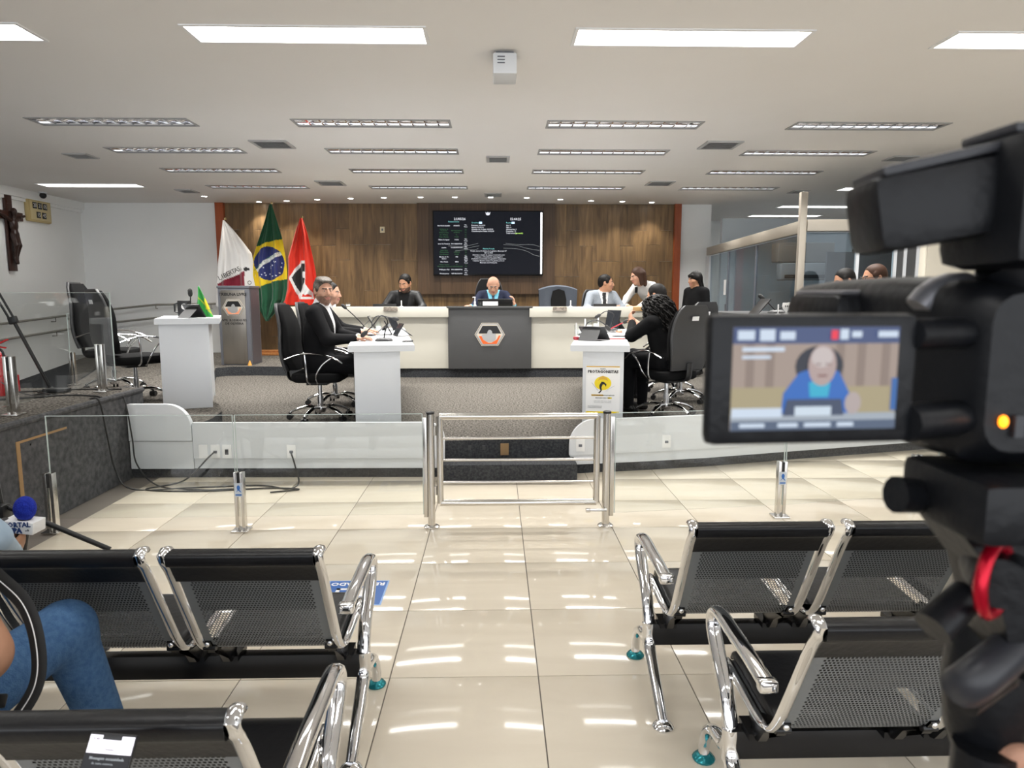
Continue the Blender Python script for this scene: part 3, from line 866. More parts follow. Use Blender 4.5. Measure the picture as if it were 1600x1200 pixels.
def leg_meshes():
    m = MB(); pts = spline([(0,.0,.17),(0,.004,.26),(0,.045,.35),(0,.13,.425),(0,.192,.495),(0,.185,.545),(0,.12,.563),(0,.0,.56),(0,-.13,.557),(0,-.235,.55)], 6)
    m.tube(pts, [.021]*len(pts), 10, sx=1.15, sy=.8, upv=(0,1,0))
    arm = m.mesh('armrest', CHROME, 60)
    m = MB(); m.box((0,-.243,.55), (.05,.035,.034), ch=.010); cap = m.mesh('armrest_cap', CHROME, 60)
    m = MB(); pts = spline([(0,.0,.27),(0,-.01,.19),(0,-.09,.125),(0,-.2,.055),(0,-.255,.02)], 6)
    m.tube(pts, [.027-.008*i/(len(pts)-1) for i in range(len(pts))], 10, sx=1., sy=.9); rear = m.mesh('leg', CHROME, 60)
    m = MB(); pts = spline([(0,.0,.24),(0,.04,.19),(0,.13,.17),(0,.20,.13),(0,.238,.06),(0,.24,.015)], 6)
    m.tube(pts, [.025-.007*i/(len(pts)-1) for i in range(len(pts))], 10, sx=1., sy=.9); fr = m.mesh('leg', CHROME, 60)
    pad = MB().lathe([(.036,0),(.038,.006),(.030,.016),(.014,.024)], seg=16).mesh('foot_pad', TEAL, 40)
    padc = MB().lathe([(.036,0),(.038,.006),(.030,.016),(.014,.024)], seg=16).mesh('foot_pad', CHROME, 40)
    return arm, cap, rear, fr, pad, padc
LEGM = leg_meshes()
def bench(label, x0, y0, n, sgn, pitch=.505):
    """x0 = outer edge of the end seat, sgn = direction the row runs"""
    t = thing('waiting_bench', label, 'bench', (x0, y0, 0), 0, 'rows of black and chrome waiting benches')
    L = n*pitch
    beam = MB().b2((min(0,sgn*L)-.03, -.022, .185), (max(0,sgn*L)+.03, .022, .272), ch=.003).build('beam', BLACKM, t)
    for i in range(n):
        cx = sgn*(pitch*i+SEATW/2)
        sh = link('seat_shell', SHELL, t, (cx,0,0)); sh['label'] = 'grey perforated steel seat shell'
        link('back_cushion', BACKPAD, t, (cx,0,0)); link('seat_cushion', SEATPAD, t, (cx,0,0)); link('head_wrap', WRAP, t, (cx,0,0))
        for e in (-1, 1):
            link('side_rail', RAIL, t, (cx+e*(SEATW/2-.006),0,0))
            b = link('bracket', BRACK, t, (cx+e*(SEATW/2-.03),0,0)); link('bolt', BOLT, b)
    arm, cap, rear, fr, pad, padc = LEGM
    for lx in (-sgn*.03, sgn*(L+.0)):
        a = link('armrest', arm, t, (lx,0,0)); link('armrest_cap', cap, a)
        for me, y, pm_ in ((rear,-.258,padc), (fr,.24,pad)):
            l = link('leg', me, t, (lx,0,0)); link('foot_pad', pm_, l, (0,y,0))
    return t
bench('black and chrome bench facing the stage, beside the blue reserved floor sticker', -.505, 2.36, 4, -1)
bench('black and chrome bench facing the stage, its armrest near the gate latch side', .625, 2.56, 3, 1)
bench('black and chrome bench behind the jeans wearer, a phone held over it', -.455, 1.57, 3, -1)
bench('black and chrome bench directly behind the other bench, beside the video camera tripod', .72, 1.89, 3, 1)

# ------------------------------------------------------------ swivel office chairs
def office_chair(label, loc, rz, group='black swivel office chairs', high=1.10, arms=True, sticker=True, wide=1.):
    t = thing('office_chair', label, 'office chair', loc, rz, group)
    m = MB(); rings = []
    N = 14
    for i in range(N+1):
        u = i/N; z = .50+(high-.50)*u
        w = (.40+.08*math.sin(PI*min(u*1.15,1)))*wide
        if u > .8: w *= math.sqrt(max(1-((u-.8)/.2)**2*.55, .05))
        if u < .08: w *= .85
        th = .085-.045*u if u < .97 else .03
        yc = .21+.10*u+.015*math.sin(u*7)
        rings.append([(a, yc+b, z) for a, b in rrect(w, th, th*.45, 4)])
    loft(m, rings); bk = m.build('backrest', FABRIC, t, 50)
    m = MB(); rings = []
    for i in range(N+1):
        u = i/N; z = .49+(high-.475)*u
        w = (.415+.085*math.sin(PI*min(u*1.15,1)))*wide
        if u > .8: w *= math.sqrt(max(1-((u-.8)/.2)**2*.55, .05))
        yc = .21+.10*u+.015*math.sin(u*7)+.055-.02*u
        rings.append([(a, yc+b, z) for a, b in rrect(w, .03, .013, 4)])
    loft(m, rings); m.build('back_shell', PLASTG, t, 50)
    if sticker: MB().box((0,.366,high-.11), (.085,.004,.04), rot=(R(-9),0,0)).build('name_sticker', PAPER, bk)
    m = MB(); rings = []
    for z, s in ((.385,.9),(.40,.98),(.44,1.),(.465,.97),(.475,.85)):
        rings.append([(a*s, b*s-.01, z) for a, b in rrect(.49*wide, .48, .10, 5)])
    loft(m, rings); m.build('seat', FABRIC, t, 50)
    m = MB(); m.tube(spline([(0,.10,.375),(0,.25,.385),(0,.30,.43),(0,.31,.56)], 5), .028, 8, sx=1.3, sy=.5); m.build('back_stem', PLAST, t, 50)
    m = MB(); m.b2((-.09,-.09,.345), (.09,.11,.385), ch=.008); m.tube([(.09,.0,.36),(.20,-.02,.355),(.24,-.03,.35)], .008, 6); m.build('tilt_mechanism', PLAST, t, 40)
    m = MB(); m.cyl((0,0,.10), (0,0,.23), .028); m.cyl((0,0,.23), (0,0,.35), .02); m.build('gas_column', CHROME, t, 40)
    if arms:
        for e in (-1, 1):
            a = MB(); a.tube(spline([(e*.29,.24,.62),(e*.295,.10,.665),(e*.295,-.06,.665),(e*.29,-.20,.63),(e*.285,-.29,.575)], 6), .016, 8, sx=1.5, sy=.6)
            ar = a.build('armrest', CHROME, t, 60)
            a = MB(); a.tube(spline([(e*.292,.06,.66),(e*.295,.05,.55),(e*.28,.045,.42),(e*.20,.04,.375)], 6), .009, 8)
            a.tube(spline([(e*.292,-.19,.63),(e*.295,-.10,.56),(e*.285,-.04,.46),(e*.20,-.03,.375)], 6), .009, 8); a.build('arm_support', CHROME, ar, 60)
    hub = MB().lathe([(.045,.07),(.05,.09),(.045,.125),(.03,.13)], seg=16).build('star_hub', CHROME, t, 40)
    for k in range(5):
        a = 2*PI*k/5+.35; d = Vector((math.cos(a), math.sin(a), 0))
        m = MB(); m.tube(spline([d*.03+Vector((0,0,.115)), d*.13+Vector((0,0,.125)), d*.23+Vector((0,0,.10)), d*.30+Vector((0,0,.065))], 5), [.022]*11+[.018]*4+[.012], 8, sx=1.1, sy=.7)
        lg = m.build('base_leg', CHROME, t, 60)
        p = d*.30; s = Vector((-d.y, d.x, 0)); m = MB()
        for e in (-1, 1): m.cyl(p+s*e*.008+Vector((0,0,.028)), p+s*e*.028+Vector((0,0,.028)), .028, 14)
        m.cyl(p+Vector((0,0,.05)), p+Vector((0,0,.075)), .012, 8); m.build('caster', PLAST, lg, 40)
    return t
# ------------------------------------------------------------ desks
def councillor_desk(name, label, x0, x1, y0, y1, z0, h, seat_side, top_over=(.06,.10), rz=0.):
    """end panel faces the public; seat_side = +1 when people sit on the +x side"""
    t = thing(name, label, 'desk', ((x0+x1)/2, y0, z0), R(rz)); hx = (x1-x0)/2; L = y1-y0
    poly = [(-hx-top_over[0],-.04),(hx+top_over[1],-.04),(hx+top_over[1],L),(-hx-top_over[0],L)]
    m = MB(); rings = []
    for z, s in ((h-.055,0),(h-.05,.004),(h-.005,.004),(h,0)):
        rings.append([((1 if a > 0 else -1)*(abs(a)-.004+s) if abs(a) else 0, b, z) for a, b in poly])
    loft(m, rings); m.build('desk_top', WHITE, t, 30)
    MB().b2((-hx,0,0), (hx,.03,h-.055), ch=.002).build('end_panel', WHITE, t)
    MB().b2((-hx,L-.05,0), (hx,L-.02,h-.055), ch=.002).build('end_panel', WHITE, t)
    s = -seat_side
    MB().b2((s*hx-.0125*s-.0125,.03,.05), (s*hx-.0125*s+.0125,L-.05,h-.055), ch=.002).build('front_panel', WHITE, t)
    return t
dl = councillor_desk('councillor_desk', 'white councillor desk with the suited man seated at it', -1.245, -.845, 6.17, 9.3, .31, .775, -1, (.05,.13), 9)
dr = councillor_desk('councillor_desk', 'white councillor desk with a yellow and white poster on its end', .775, 1.135, 6.13, 9.3, .31, .775, 1, (.11,.05), -9)
df = councillor_desk('councillor_desk', 'white desk with a small green flag beside the empty chairs', -3.15, -2.72, 6.66, 7.55, .445, .86, -1, (.03,.10), 20)
# board desk on the dais
t = thing('board_desk', 'long cream board desk with a dark grey centre panel bearing a hexagon emblem', 'desk', (-.06,10.2,.445))
for (a, b, nm) in ((-2.85,-.615,'left'), (.575,2.55,'right')):
    MB().b2((a,.0,0), (b,.03,.80), ch=.003).build('front_panel', WHITEW, t)
    MB().b2((a-.02,-.09,.75), (b,.06,.90), ch=.006).build('front_fascia', WHITEW, t)
    MB().b2((a,.03,.70), (b,.62,.735), ch=.003).build('work_top', WHITEW, t)
    MB().b2((a if a < 0 else b-.03,.03,0), (a+.03 if a < 0 else b,.6,.70)).build('side_panel', WHITEW, t)
MB().b2((-.625,-.06,0), (.585,.0,.875), ch=.003).build('centre_panel', GREYP, t)
MB().b2((-.645,-.09,.875), (.605,.10,.905), ch=.005).build('centre_cap', GREYP, t)
MB().b2((-.615,.0,.70), (.575,.62,.735), ch=.003).build('work_top', WHITEW, t)
EMB_K = mat('emblem_black', (.012,.012,.013), .3); EMB_O = mat('emblem_orange', (.75,.12,.02), .4); EMB_S = mat('emblem_silver', (.42,.42,.42), .35, .5)
EMB_C = mat('emblem_cream', (.62,.55,.45), .4)
def emblem(parent, c, w, fade=False):
    """hexagon: silver rim, black arch, figure, grey mountains and orange broken ring"""
    x, y, z = c; h = w*.76
    hexa = lambda s: [(x-w/2*s,z),(x-w*.27*s,z+h/2*s),(x+w*.27*s,z+h/2*s),(x+w/2*s,z),(x+w*.27*s,z-h/2*s),(x-w*.27*s,z-h/2*s)]
    e = MB().prism(hexa(1), y-.012, y, 'y').build('hexagon_emblem', EMB_C, parent, 30)
    MB().prism(hexa(.955), y-.013, y-.012, 'y').build('emblem_line', EMB_K, e, 30)
    MB().prism(hexa(.93), y-.016, y-.013, 'y').build('emblem_rim', EMB_S, e, 30)
    MB().prism(hexa(.84), y-.017, y-.016, 'y').build('emblem_field', EMB_C, e, 30)
    q = lambda pts: [(x+a*w, z+b*w) for a, b in pts]
    MB().prism(q([(-.375,.035),(-.235,.29),(.235,.29),(.375,.035),(.09,.035),(.07,.10),(.0,.155),(-.07,.10),(-.09,.035)]), y-.0185, y-.017, 'y').build('emblem_arch', EMB_K, e, 30)
    MB().prism(q([(-.085,.03),(-.075,.10),(-.03,.155),(.03,.155),(.075,.10),(.085,.03),(.20,.03),(.20,-.15),(.12,-.24),(-.12,-.24),(-.26,-.12),(-.26,-.0)]), y-.0195, y-.0185, 'y').build('emblem_figure', EMB_S, e, 30)
    MB().prism(q([(-.36,-.05),(-.27,-.05),(-.22,-.17),(-.14,-.22),(-.06,-.27),(.06,-.27),(.14,-.22),(.22,-.17),(.30,-.03),(.36,-.03),(.225,-.31),(-.225,-.31)]), y-.0205, y-.0195, 'y').build('emblem_flame', EMB_O if not fade else mat('emblem_salmon', (.75,.30,.17), .4), e, 30)
    return e
emblem(t, (-.02,-.06,.50), .44)
# name plates on the board desk
PLATE = mat('name_plate', (.36,.31,.26), .3, .7, noise=(30, (.2,.17,.14), .4, .6))
for x, w, nm, mt in ((-1.50,.20,'steel',PLATE), (.93,.20,'steel',PLATE), (2.08,.18,'brass',mat('brass_plate', (.45,.28,.12), .35, .6))):
    p = MB().box((x,10.09,1.315), (w,.012,.06), rot=(R(-8),0,0), ch=.002).build('name_plate', mt)
    tag(p, {'-1.5':'dark steel name plate before the man in the black jacket','0.93':'steel name plate before the chair with a draped jacket','2.08':'wooden name plate before the man in the grey suit'}[str(x)], 'name plate', 'name plates on the board desk')
p = MB().box((-.07,10.17,1.39), (.22,.012,.06), rot=(R(-15),0,0), ch=.002).build('name_card', PAPER)
tag(p, 'white name card in front of the council president', 'name card')

# chairs
office_chair('black office chair the man in the open-collared suit sits on', (-1.72,6.82,.31), R(90), high=1.12)
office_chair('black office chair second along, behind the suited man', (-1.78,7.72,.31), R(90), high=1.12)
office_chair('empty black office chair with steel arms beside the green flag desk', (-3.70,7.22,.445), R(138), high=1.12)
office_chair('empty black office chair turned sideways behind the glass guard', (-4.34,8.0,.445), R(97), high=1.20)
office_chair('black office chair the woman with curly hair sits on', (1.72,6.92,.31), R(-150), high=1.10)
office_chair('black office chair second along, behind the curly haired woman', (2.12,7.90,.31), R(-148), high=1.12)
office_chair('black office chair third along, partly hidden by the second chair', (2.20,8.75,.31), R(-110), high=1.10)
office_chair('tall black office chair of the council president', (-.10,11.25,.445), 0, high=1.32, sticker=False)
office_chair('black office chair with a jacket draped on its back', (.98,11.3,.445), R(180), high=1.14, sticker=False, wide=1.1)
office_chair('black office chair the man in the grey suit sits on', (1.72,11.25,.445), R(15), high=1.14, sticker=False)
office_chair('black office chair the man in the black jacket sits on', (-1.45,11.3,.445), 0, high=1.0, sticker=False)
# jacket draped over the chair back
J = MB(); 
JM = mat('jacket_blue_grey', (.055,.065,.085), .8, bump=(40,.3))
def jf(u, v):
    a = (u-.5)*2; w = .30-.02*v
    x = w*a; y = 0+.03*math.cos(a*PI/2)*-1+.008*math.sin(9*u*PI)*v; z = 1.20-.06*a*a-.56*v
    return (x, y-.05*(1-abs(a)**3), z)
J.grid(jf, 28, 16)
J.grid(lambda u, v: (lambda p: (p[0], .14+.02*math.cos((u-.5)*PI), p[2]))(jf(u, v*.5)), 28, 8)
J.grid(lambda u, v: (lambda p, q: (p[0], p[1]+(q[1]-p[1])*v, p[2]+.02*math.sin(PI*v)))(jf(u,0), (0,.14+.02*math.cos((u-.5)*PI),0)), 28, 6)
jk = J.build('jacket', JM, None, 60, (.98,10.95,.445)); tag(jk, 'blue grey suit jacket draped over an empty board chair', 'jacket')
jl = MB().prism([(-.11,.62),(.11,.62),(.12,1.0),(.09,1.13),(.0,1.16),(-.09,1.13),(-.12,1.0)], -.105, -.09, 'y').build('dark_lining', FABRIC, jk)

# ------------------------------------------------------------ gate, glass guard and posts
t = thing('gate', 'low stainless steel swing gate with round bars before the steps', 'gate', (.15,4.48,0))
def post(x, e):
    m = MB(); m.cyl((x,0,0), (x,0,.765), .0255, 20); pp = m.build('post', STEEL, t, 40)
    MB().lathe([(.052,0),(.052,.006),(.045,.012),(.026,.014)], (x,0,0), 24).build('floor_flange', STEEL, pp, 40)
    MB().lathe([(.027,.0),(.027,.012),(.02,.016)], (x,0,.762), 20).build('post_cap', PLAST, pp, 40)
    m = MB(); m.b2((x-e*.024,-.012,.07), (x-e*.05,.012,.74), ch=.004); m.build('glass_clamp', STEEL, pp)
post(-.575, 1); post(.58, -1)
m = MB(); xa, xb = -.515, .515
m.tube([(xa,0,.165),(xa,0,.745)], .0215, 16); m.build('gate_stile', STEEL, t, 40)
m = MB(); m.tube([(xb,0,.165),(xb,0,.745)], .0215, 16); m.build('gate_stile', STEEL, t, 40)
for z in (.165,.745): MB().tube([(xa,0,z),(xb,0,z)], .0215, 16).build('gate_rail', STEEL, t, 40)
for z in (.305,.455,.60): MB().tube([(xa,0,z),(xb,0,z)], .0085, 12).build('gate_bar', STEEL, t, 40)
m = MB(); m.tube([(.58,0,.10),(.58,-.03,.12),(.46,-.055,.125)], .010, 8); m.box((.455,-.055,.125), (.03,.03,.025), ch=.005); m.build('latch', STEEL, t, 40)
for z in (.25,.65): MB().cyl((-.548,0,z-.03), (-.548,0,z+.03), .012).build('hinge', STEEL, t, 40)
GEDGE = mat('glass_edge', (.55,.62,.60), .2)
def guard_glass(label, x0, x1, y0, y1, z0, z1, posts):
    t = thing('glass_guard', label, 'glass guard', (x0,y0,0), 0, 'frameless glass guards')
    dx, dy = x1-x0, y1-y0; L = math.hypot(dx, dy); a = math.atan2(dy, dx); t.rotation_euler = (0,0,a)
    MB().b2((0,-.004,z0), (L,.004,z1)).build('glass_pane', GLASS, t, None)
    m = MB(); m.b2((0,-.0042,z1-.003), (L,.0042,z1)); m.b2((0,-.0042,z0), (.004,.0042,z1)); m.b2((L-.004,-.0042,z0), (L,.0042,z1)); m.build('polished_edge', GEDGE, t)
    return t
def guard_post(label, x, y, z, s=1., sticker=False):
    t = thing('guard_post', label, 'post', (x,y,z), 0, 'short steel glass guard posts')
    for e in (-1, 1): MB().b2((e*.009,-.022,.006), (e*.031,.022,.395), ch=.003).build('post_cheek', STEEL, t)
    MB().b2((-.055,-.05,0), (.055,.05,.012), ch=.003).build('base_plate', STEEL, t)
    MB().b2((-.009,-.015,.30), (.009,.015,.39)).build('rubber_insert', RUBBER, t)
    if sticker:
        b = mat('sticker_blue', (.03,.14,.45), .4)
        MB().b2((-.026,-.0235,.235), (.022,-.0225,.325)).build('sticker', mat('sticker_clear', (.55,.6,.66), .3), t)
        MB().prism([(-.018,.262),(.0,.29),(.016,.268),(.016,.262),(-.002,.278)], -.0245, -.0235, 'y').build('sticker_bird', b, t)
        MB().ell((0,-.024,.295), (.011,.001,.017), 10, 6).build('sticker_head', b, t)
        MB().b2((-.02,-.0245,.243), (.018,-.0235,.252)).build('sticker_line', b, t)
guard_glass('clear glass guard running from the dark platform towards the first sticker post', -2.87, -1.69, 4.45, 4.46, .09, .765, 0)
guard_glass('clear glass guard between the sticker post and the gate', -1.68, -.475, 4.46, 4.48, .09, .765, 0)
guard_glass('clear glass guard on the latch side of the gate', .785, 1.98, 4.48, 4.63, .09, .765, 0)
guard_glass('clear glass guard passing behind the video camera screen', 1.99, 3.2, 4.63, 4.85, .09, .765, 0)
guard_post('short steel post on the floor next to the dark carpeted platform', -2.87, 4.44, 0)
guard_post('short steel post with a blue bird sticker beside the trailing cables', -1.66, 4.44, 0, sticker=True)
guard_post('short steel post with a blue bird sticker in front of the right parapet', 1.97, 4.64, 0, sticker=True)
guard_post('short steel post standing behind the benches near the tripod knob', 3.02, 4.82, 0)
guard_post('dark steel post at the near edge of the carpeted platform', -3.22, 4.68, .73)
guard_post('dark steel post on the platform below the empty chair', -3.25, 5.80, .73)
guard_post('slim steel post on the dais edge by the ramp handrail', -5.05, 8.42, .445)
guard_glass('clear glass guard along the carpeted platform edge', -3.235, -3.235, 3.2, 5.98, .80, 1.545, 0)
guard_glass('clear glass guard on the dais edge before the ramp', -5.12, -5.95, 8.5, 10.6, .446, 1.30, 0)
# handrail
t = thing('handrail', 'double grey handrail following the wall up the ramp', 'handrail', (-7.42,5,0))
HR = mat('handrail_grey', (.30,.29,.26), .45, .3)
for dz in (0,-.24):
    p = [(0,0,1.02+dz),(0,5.2,1.06+dz),(0,7.6,1.17+dz),(.12,7.98,1.22+dz),(1.2,8.02,1.33+dz),(3.0,8.02,1.36+dz)]
    MB().tube(p, .019, 8).build('rail', HR, t, 50)
for y in (2,4,5.4,7):
    for dz in (0,-.24):
        z = float(np.interp(y, [0,5.2,7.6], [1.02,1.06,1.17]))+dz
        MB().tube([(0,y,z),(0,y,z-.08),(-.075,y,z-.08)], .009, 6).build('rail_bracket', HR, t)
for x in (1.2,2.2,2.9): MB().tube([(x,8.02,1.34),(x,8.02,1.26),(x,8.08,1.26)], .009, 6).build('rail_bracket', HR, t)

# ------------------------------------------------------------ glass room partition
t = thing('glass_partition', 'smoked glass partition with beige aluminium beam and corner post', 'partition', (3.55,8.15,.31), R(-4.5))
MB().b2((-.038,-.038,0), (.038,.038,2.38), ch=.004).build('corner_post', ALU, t)
MB().b2((-.03,.05,1.92), (.05,4.85,2.06), ch=.004).build('side_beam', ALU, t)
MB().b2((.05,-.03,1.94), (1.40,.05,2.07), ch=.004).build('front_beam', ALU, t)
for y0, y1 in ((.06,1.75),(1.80,3.3),(3.35,4.6)): MB().b2((.0,y0,.05), (.01,y1,1.90)).build('glass_pane', GLASSD, t, None)
for y in (1.76,3.31): MB().b2((-.012,y,.0), (.022,y+.03,1.90)).build('mullion', GREYL, t)
MB().b2((-.03,4.62,0), (.05,4.9,1.90)).build('end_jamb', WHITE, t)
for x0, x1 in ((.06,.62),(.66,1.05)): MB().b2((x0,.0,.05), (x1,.01,1.92)).build('glass_pane', GLASSD, t, None)
for x in (.625,1.05,1.16,1.30): MB().b2((x,-.015,0), (x+.035,.03,1.92)).build('mullion', WHITE, t)
MB().b2((1.09,.0,.05), (1.30,.03,1.92)).build('door_leaf', GREYP, t, None)
n = MB().b2((-.006,3.42,1.20), (-.002,3.56,1.45)).build('paper_notice', PAPER, t)
for k in (1.0, 1.5): pass
MB().b2((-.02,3.36,.85), (.0,3.40,1.05)).build('door_lock', GREYL, t)
struct(MB().b2((4.97,8.03,.31), (7.9,8.18,2.75)).build('wall_glass_room', mat('beige_wall', (.80,.74,.62), .6)))
struct(MB().b2((4.05,12.6,.31), (7.9,12.7,2.86)).build('wall_room_back', mat('blue_grey_wall', (.58,.64,.69), .6)))
# things inside the glass room
t = thing('air_conditioner', 'grey wall mounted air conditioner seen through the glass', 'air conditioner', (5.3,11.6,1.75))
MB().b2((-.6,-.12,-.0), (.3,.12,.28), ch=.03).build('body', mat('ac_grey', (.34,.35,.36), .5), t); MB().b2((-.55,-.13,.03), (.25,-.11,.09)).build('grille', PLASTG, t)
MB().b2((-.62,.0,.3), (.32,.3,.62), ch=.02).build('duct_box', mat('taupe', (.25,.23,.21), .6), t)
o = MB().b2((4.55,9.6,.31), (4.95,9.64,2.1)).build('cabinet_side', mat('dark_panel', (.05,.05,.055), .5)); tag(o, 'dark flat door panel standing inside the glass room', 'door panel')
o = MB().b2((5.4,10.5,.31), (6.6,10.6,2.2)).build('dark_board', mat('dark_panel2', (.035,.04,.05), .5)); tag(o, 'wide dark blue board inside the glass room', 'board')
# ------------------------------------------------------------ television
t = thing('television', 'large wall television showing the voting list of the session', 'television', (-.127,12.93,1.86))
TVB = mat('tv_bezel', (.004,.004,.005), .35, spec=.25)
SCR = mat('tv_screen', (.002,.002,.003), .35, spec=.15, emit=.3, ecol=(.012,.015,.026))
T_W = mat('screen_white', (.02,.02,.02), .6, emit=.72, ecol=(.9,.92,1)); T_G = mat('screen_green', (.01,.01,.01), .6, emit=.6, ecol=(.05,.22,.07)); T_C = mat('screen_cyan', (.2,.6,.6), .5, emit=.7)
T_Y = mat('screen_lime', (.35,.6,.1), .5, emit=.9); T_S = mat('screen_grey', (.25,.27,.28), .5, emit=.35); T_B = mat('screen_pale_blue', (.55,.68,.9), .5, emit=.9)
MB().b2((-1.0,-.0,0), (1.0,.06,1.16), ch=.006).build('bezel', TVB, t)
MB().b2((-.98,-.003,.025), (.98,-.0005,1.145)).build('screen', SCR, t)
MB().b2((.955,-.006,.03), (.985,-.004,1.13)).build('light_strip', mat('strip_white', (1,1,1), .5, emit=1.6), t)
yy = -.0045
def tx(px, py):   # position on the screen in fractions of its photographed box
    return (-1.0+2.0*px, yy, 1.16*(1-py))
wl = []; gl = []
rows = [(.215,'Ana Paula Quintão','AVANTE',1),(.27,'Anderson da','',0),(.295,'Academia','REPUBLICANOS',0),(.325,'Bruno Lomeu','AVANTE',0),(.36,'Dr. William','PL',0),(.395,'Felipe Mendes','PODE',0),(.44,'Hilton de Aguiar','PODE',1),
        (.505,'Israel da Farmácia','PROGRESSISTAS',1),(.565,'Juquita','SOLIDARIEDADE',1),(.61,'Lauro Braz','PV',0),(.64,'Matheus Dias','AVANTE',0),(.675,'Ney Burguer','PODE',0),(.715,'Marisia do Dr.',  'PSB',1),(.745,'Kleber','',1),
        (.795,'Vitor Prado','MDB',1),(.84,'Walter Gomes','PT',0),(.87,'Washington Moreira','SOLIDARIEDADE',0),(.92,'Wellington Gás','PROGRESSISTAS',1),(.985,'Wesley Jarbas','REPUBLICANOS',1)]
for py, a, b, wh in rows:
    p = .025+(py-.0)*.96
    (wl if wh else gl).append((a, .030, tx(.10, p), 'CENTER', .0006 if wh else 0))
    if b: (wl if wh else gl).append((b, .028, tx(.215, p), 'CENTER', .0006 if wh else 0))
    if wh:
        wl.append(('Não', .026, tx(.298, p-.012), 'CENTER', .0005)); wl.append(('Votou', .026, tx(.298, p+.016), 'CENTER', .0005))
    else: gl.append(('Sim', .024, tx(.298, p), 'CENTER', 0))
wl += [('21/05/26', .060, tx(.245, .13), 'CENTER', .0010), ('15:44:25', .060, tx(.75, .13), 'CENTER', .0010),
       ('Discurso: 00:10:00', .033, tx(.35, .225), 'LEFT', .0005), ('Aparte: 00:03:00', .033, tx(.35, .255), 'LEFT', .0005), ('Questão de Ordem: 00:05:00', .033, tx(.35, .285), 'LEFT', .0005), ('Considerações Finais: 00:02:00', .033, tx(.35, .315), 'LEFT', .0005),
       ('Sim: 9', .033, tx(.665, .225), 'LEFT', .0005), ('Não: 0', .033, tx(.665, .255), 'LEFT', .0005), ('Abstenções: 0', .033, tx(.665, .285), 'LEFT', .0005), ('Presentes: 17', .033, tx(.665, .315), 'LEFT', .0005), ('Total votos: 9', .033, tx(.665, .345), 'LEFT', .0005),
       ('Projeto de Lei Ordinária do Legislativo Municipal Nº', .031, tx(.505, .62), 'CENTER', .0005), ('281 de 2025', .031, tx(.505, .65), 'CENTER', .0005), ('Autoriza a criação de espaços reservados para', .031, tx(.505, .68), 'CENTER', .0005),
       ('embarque e desembarque de passageiros', .031, tx(.505, .71), 'CENTER', .0005), ('destinados a motoristas de aplicativos cadastrados', .031, tx(.505, .74), 'CENTER', .0005), ('e táxistas durante eventos de grande porte no', .031, tx(.505, .77), 'CENTER', .0005), ('Município de Divinópolis.', .031, tx(.505, .80), 'CENTER', .0005)]
texts('screen_text', wl, T_W, t)
texts('screen_text_green', gl, T_G, t)
texts('screen_text_cyan', [('Parlamentares', .034, tx(.19,.17), 'CENTER', 0), ('Cronômetros', .034, tx(.35,.185), 'LEFT', 0), ('Resultado', .034, tx(.665,.185), 'LEFT', 0), ('Matéria Votada', .034, tx(.505,.585), 'CENTER', 0)], T_C, t)
texts('screen_text_lime', [('(aprovado)', .033, tx(.745,.345), 'LEFT', .001)], T_Y, t)
for px in (.445,.74): 
    a = tx(px-.012,.185); MB().box((a[0],yy,a[2]), (.055,.001,.035)).build('screen_badge', T_B, t)
a = tx(.5,.045); MB().prism([(a[0]-.045,a[2]+.03),(a[0]-.035,a[2]-.015),(a[0]-.015,a[2]-.03),(a[0]+.015,a[2]-.03),(a[0]+.035,a[2]-.015),(a[0]+.045,a[2]+.03),(a[0]+.02,a[2]+.01),(a[0],a[2]+.03),(a[0]-.02,a[2]+.01)], yy-.0005, yy+.0005, 'y').build('screen_crest', T_W, t)
m = MB()
for pts in ([(.66,.50),(.78,.52),(.90,.52),(.97,.55)], [(.64,.52),(.76,.535),(.86,.58),(.97,.61)], [(.64,.575),(.76,.585),(.85,.62),(.92,.68),(.97,.70)], [(.14,.54),(.25,.55),(.34,.53),(.41,.50)], [(.2,.56),(.3,.575),(.38,.55),(.42,.54)], [(.2,.62),(.3,.60),(.38,.60),(.41,.58)]):
    m.tube(spline([tx(*p) for p in pts], 6), .0035, 4)
m.build('screen_swirl', T_S, t)['kind'] = 'stuff'

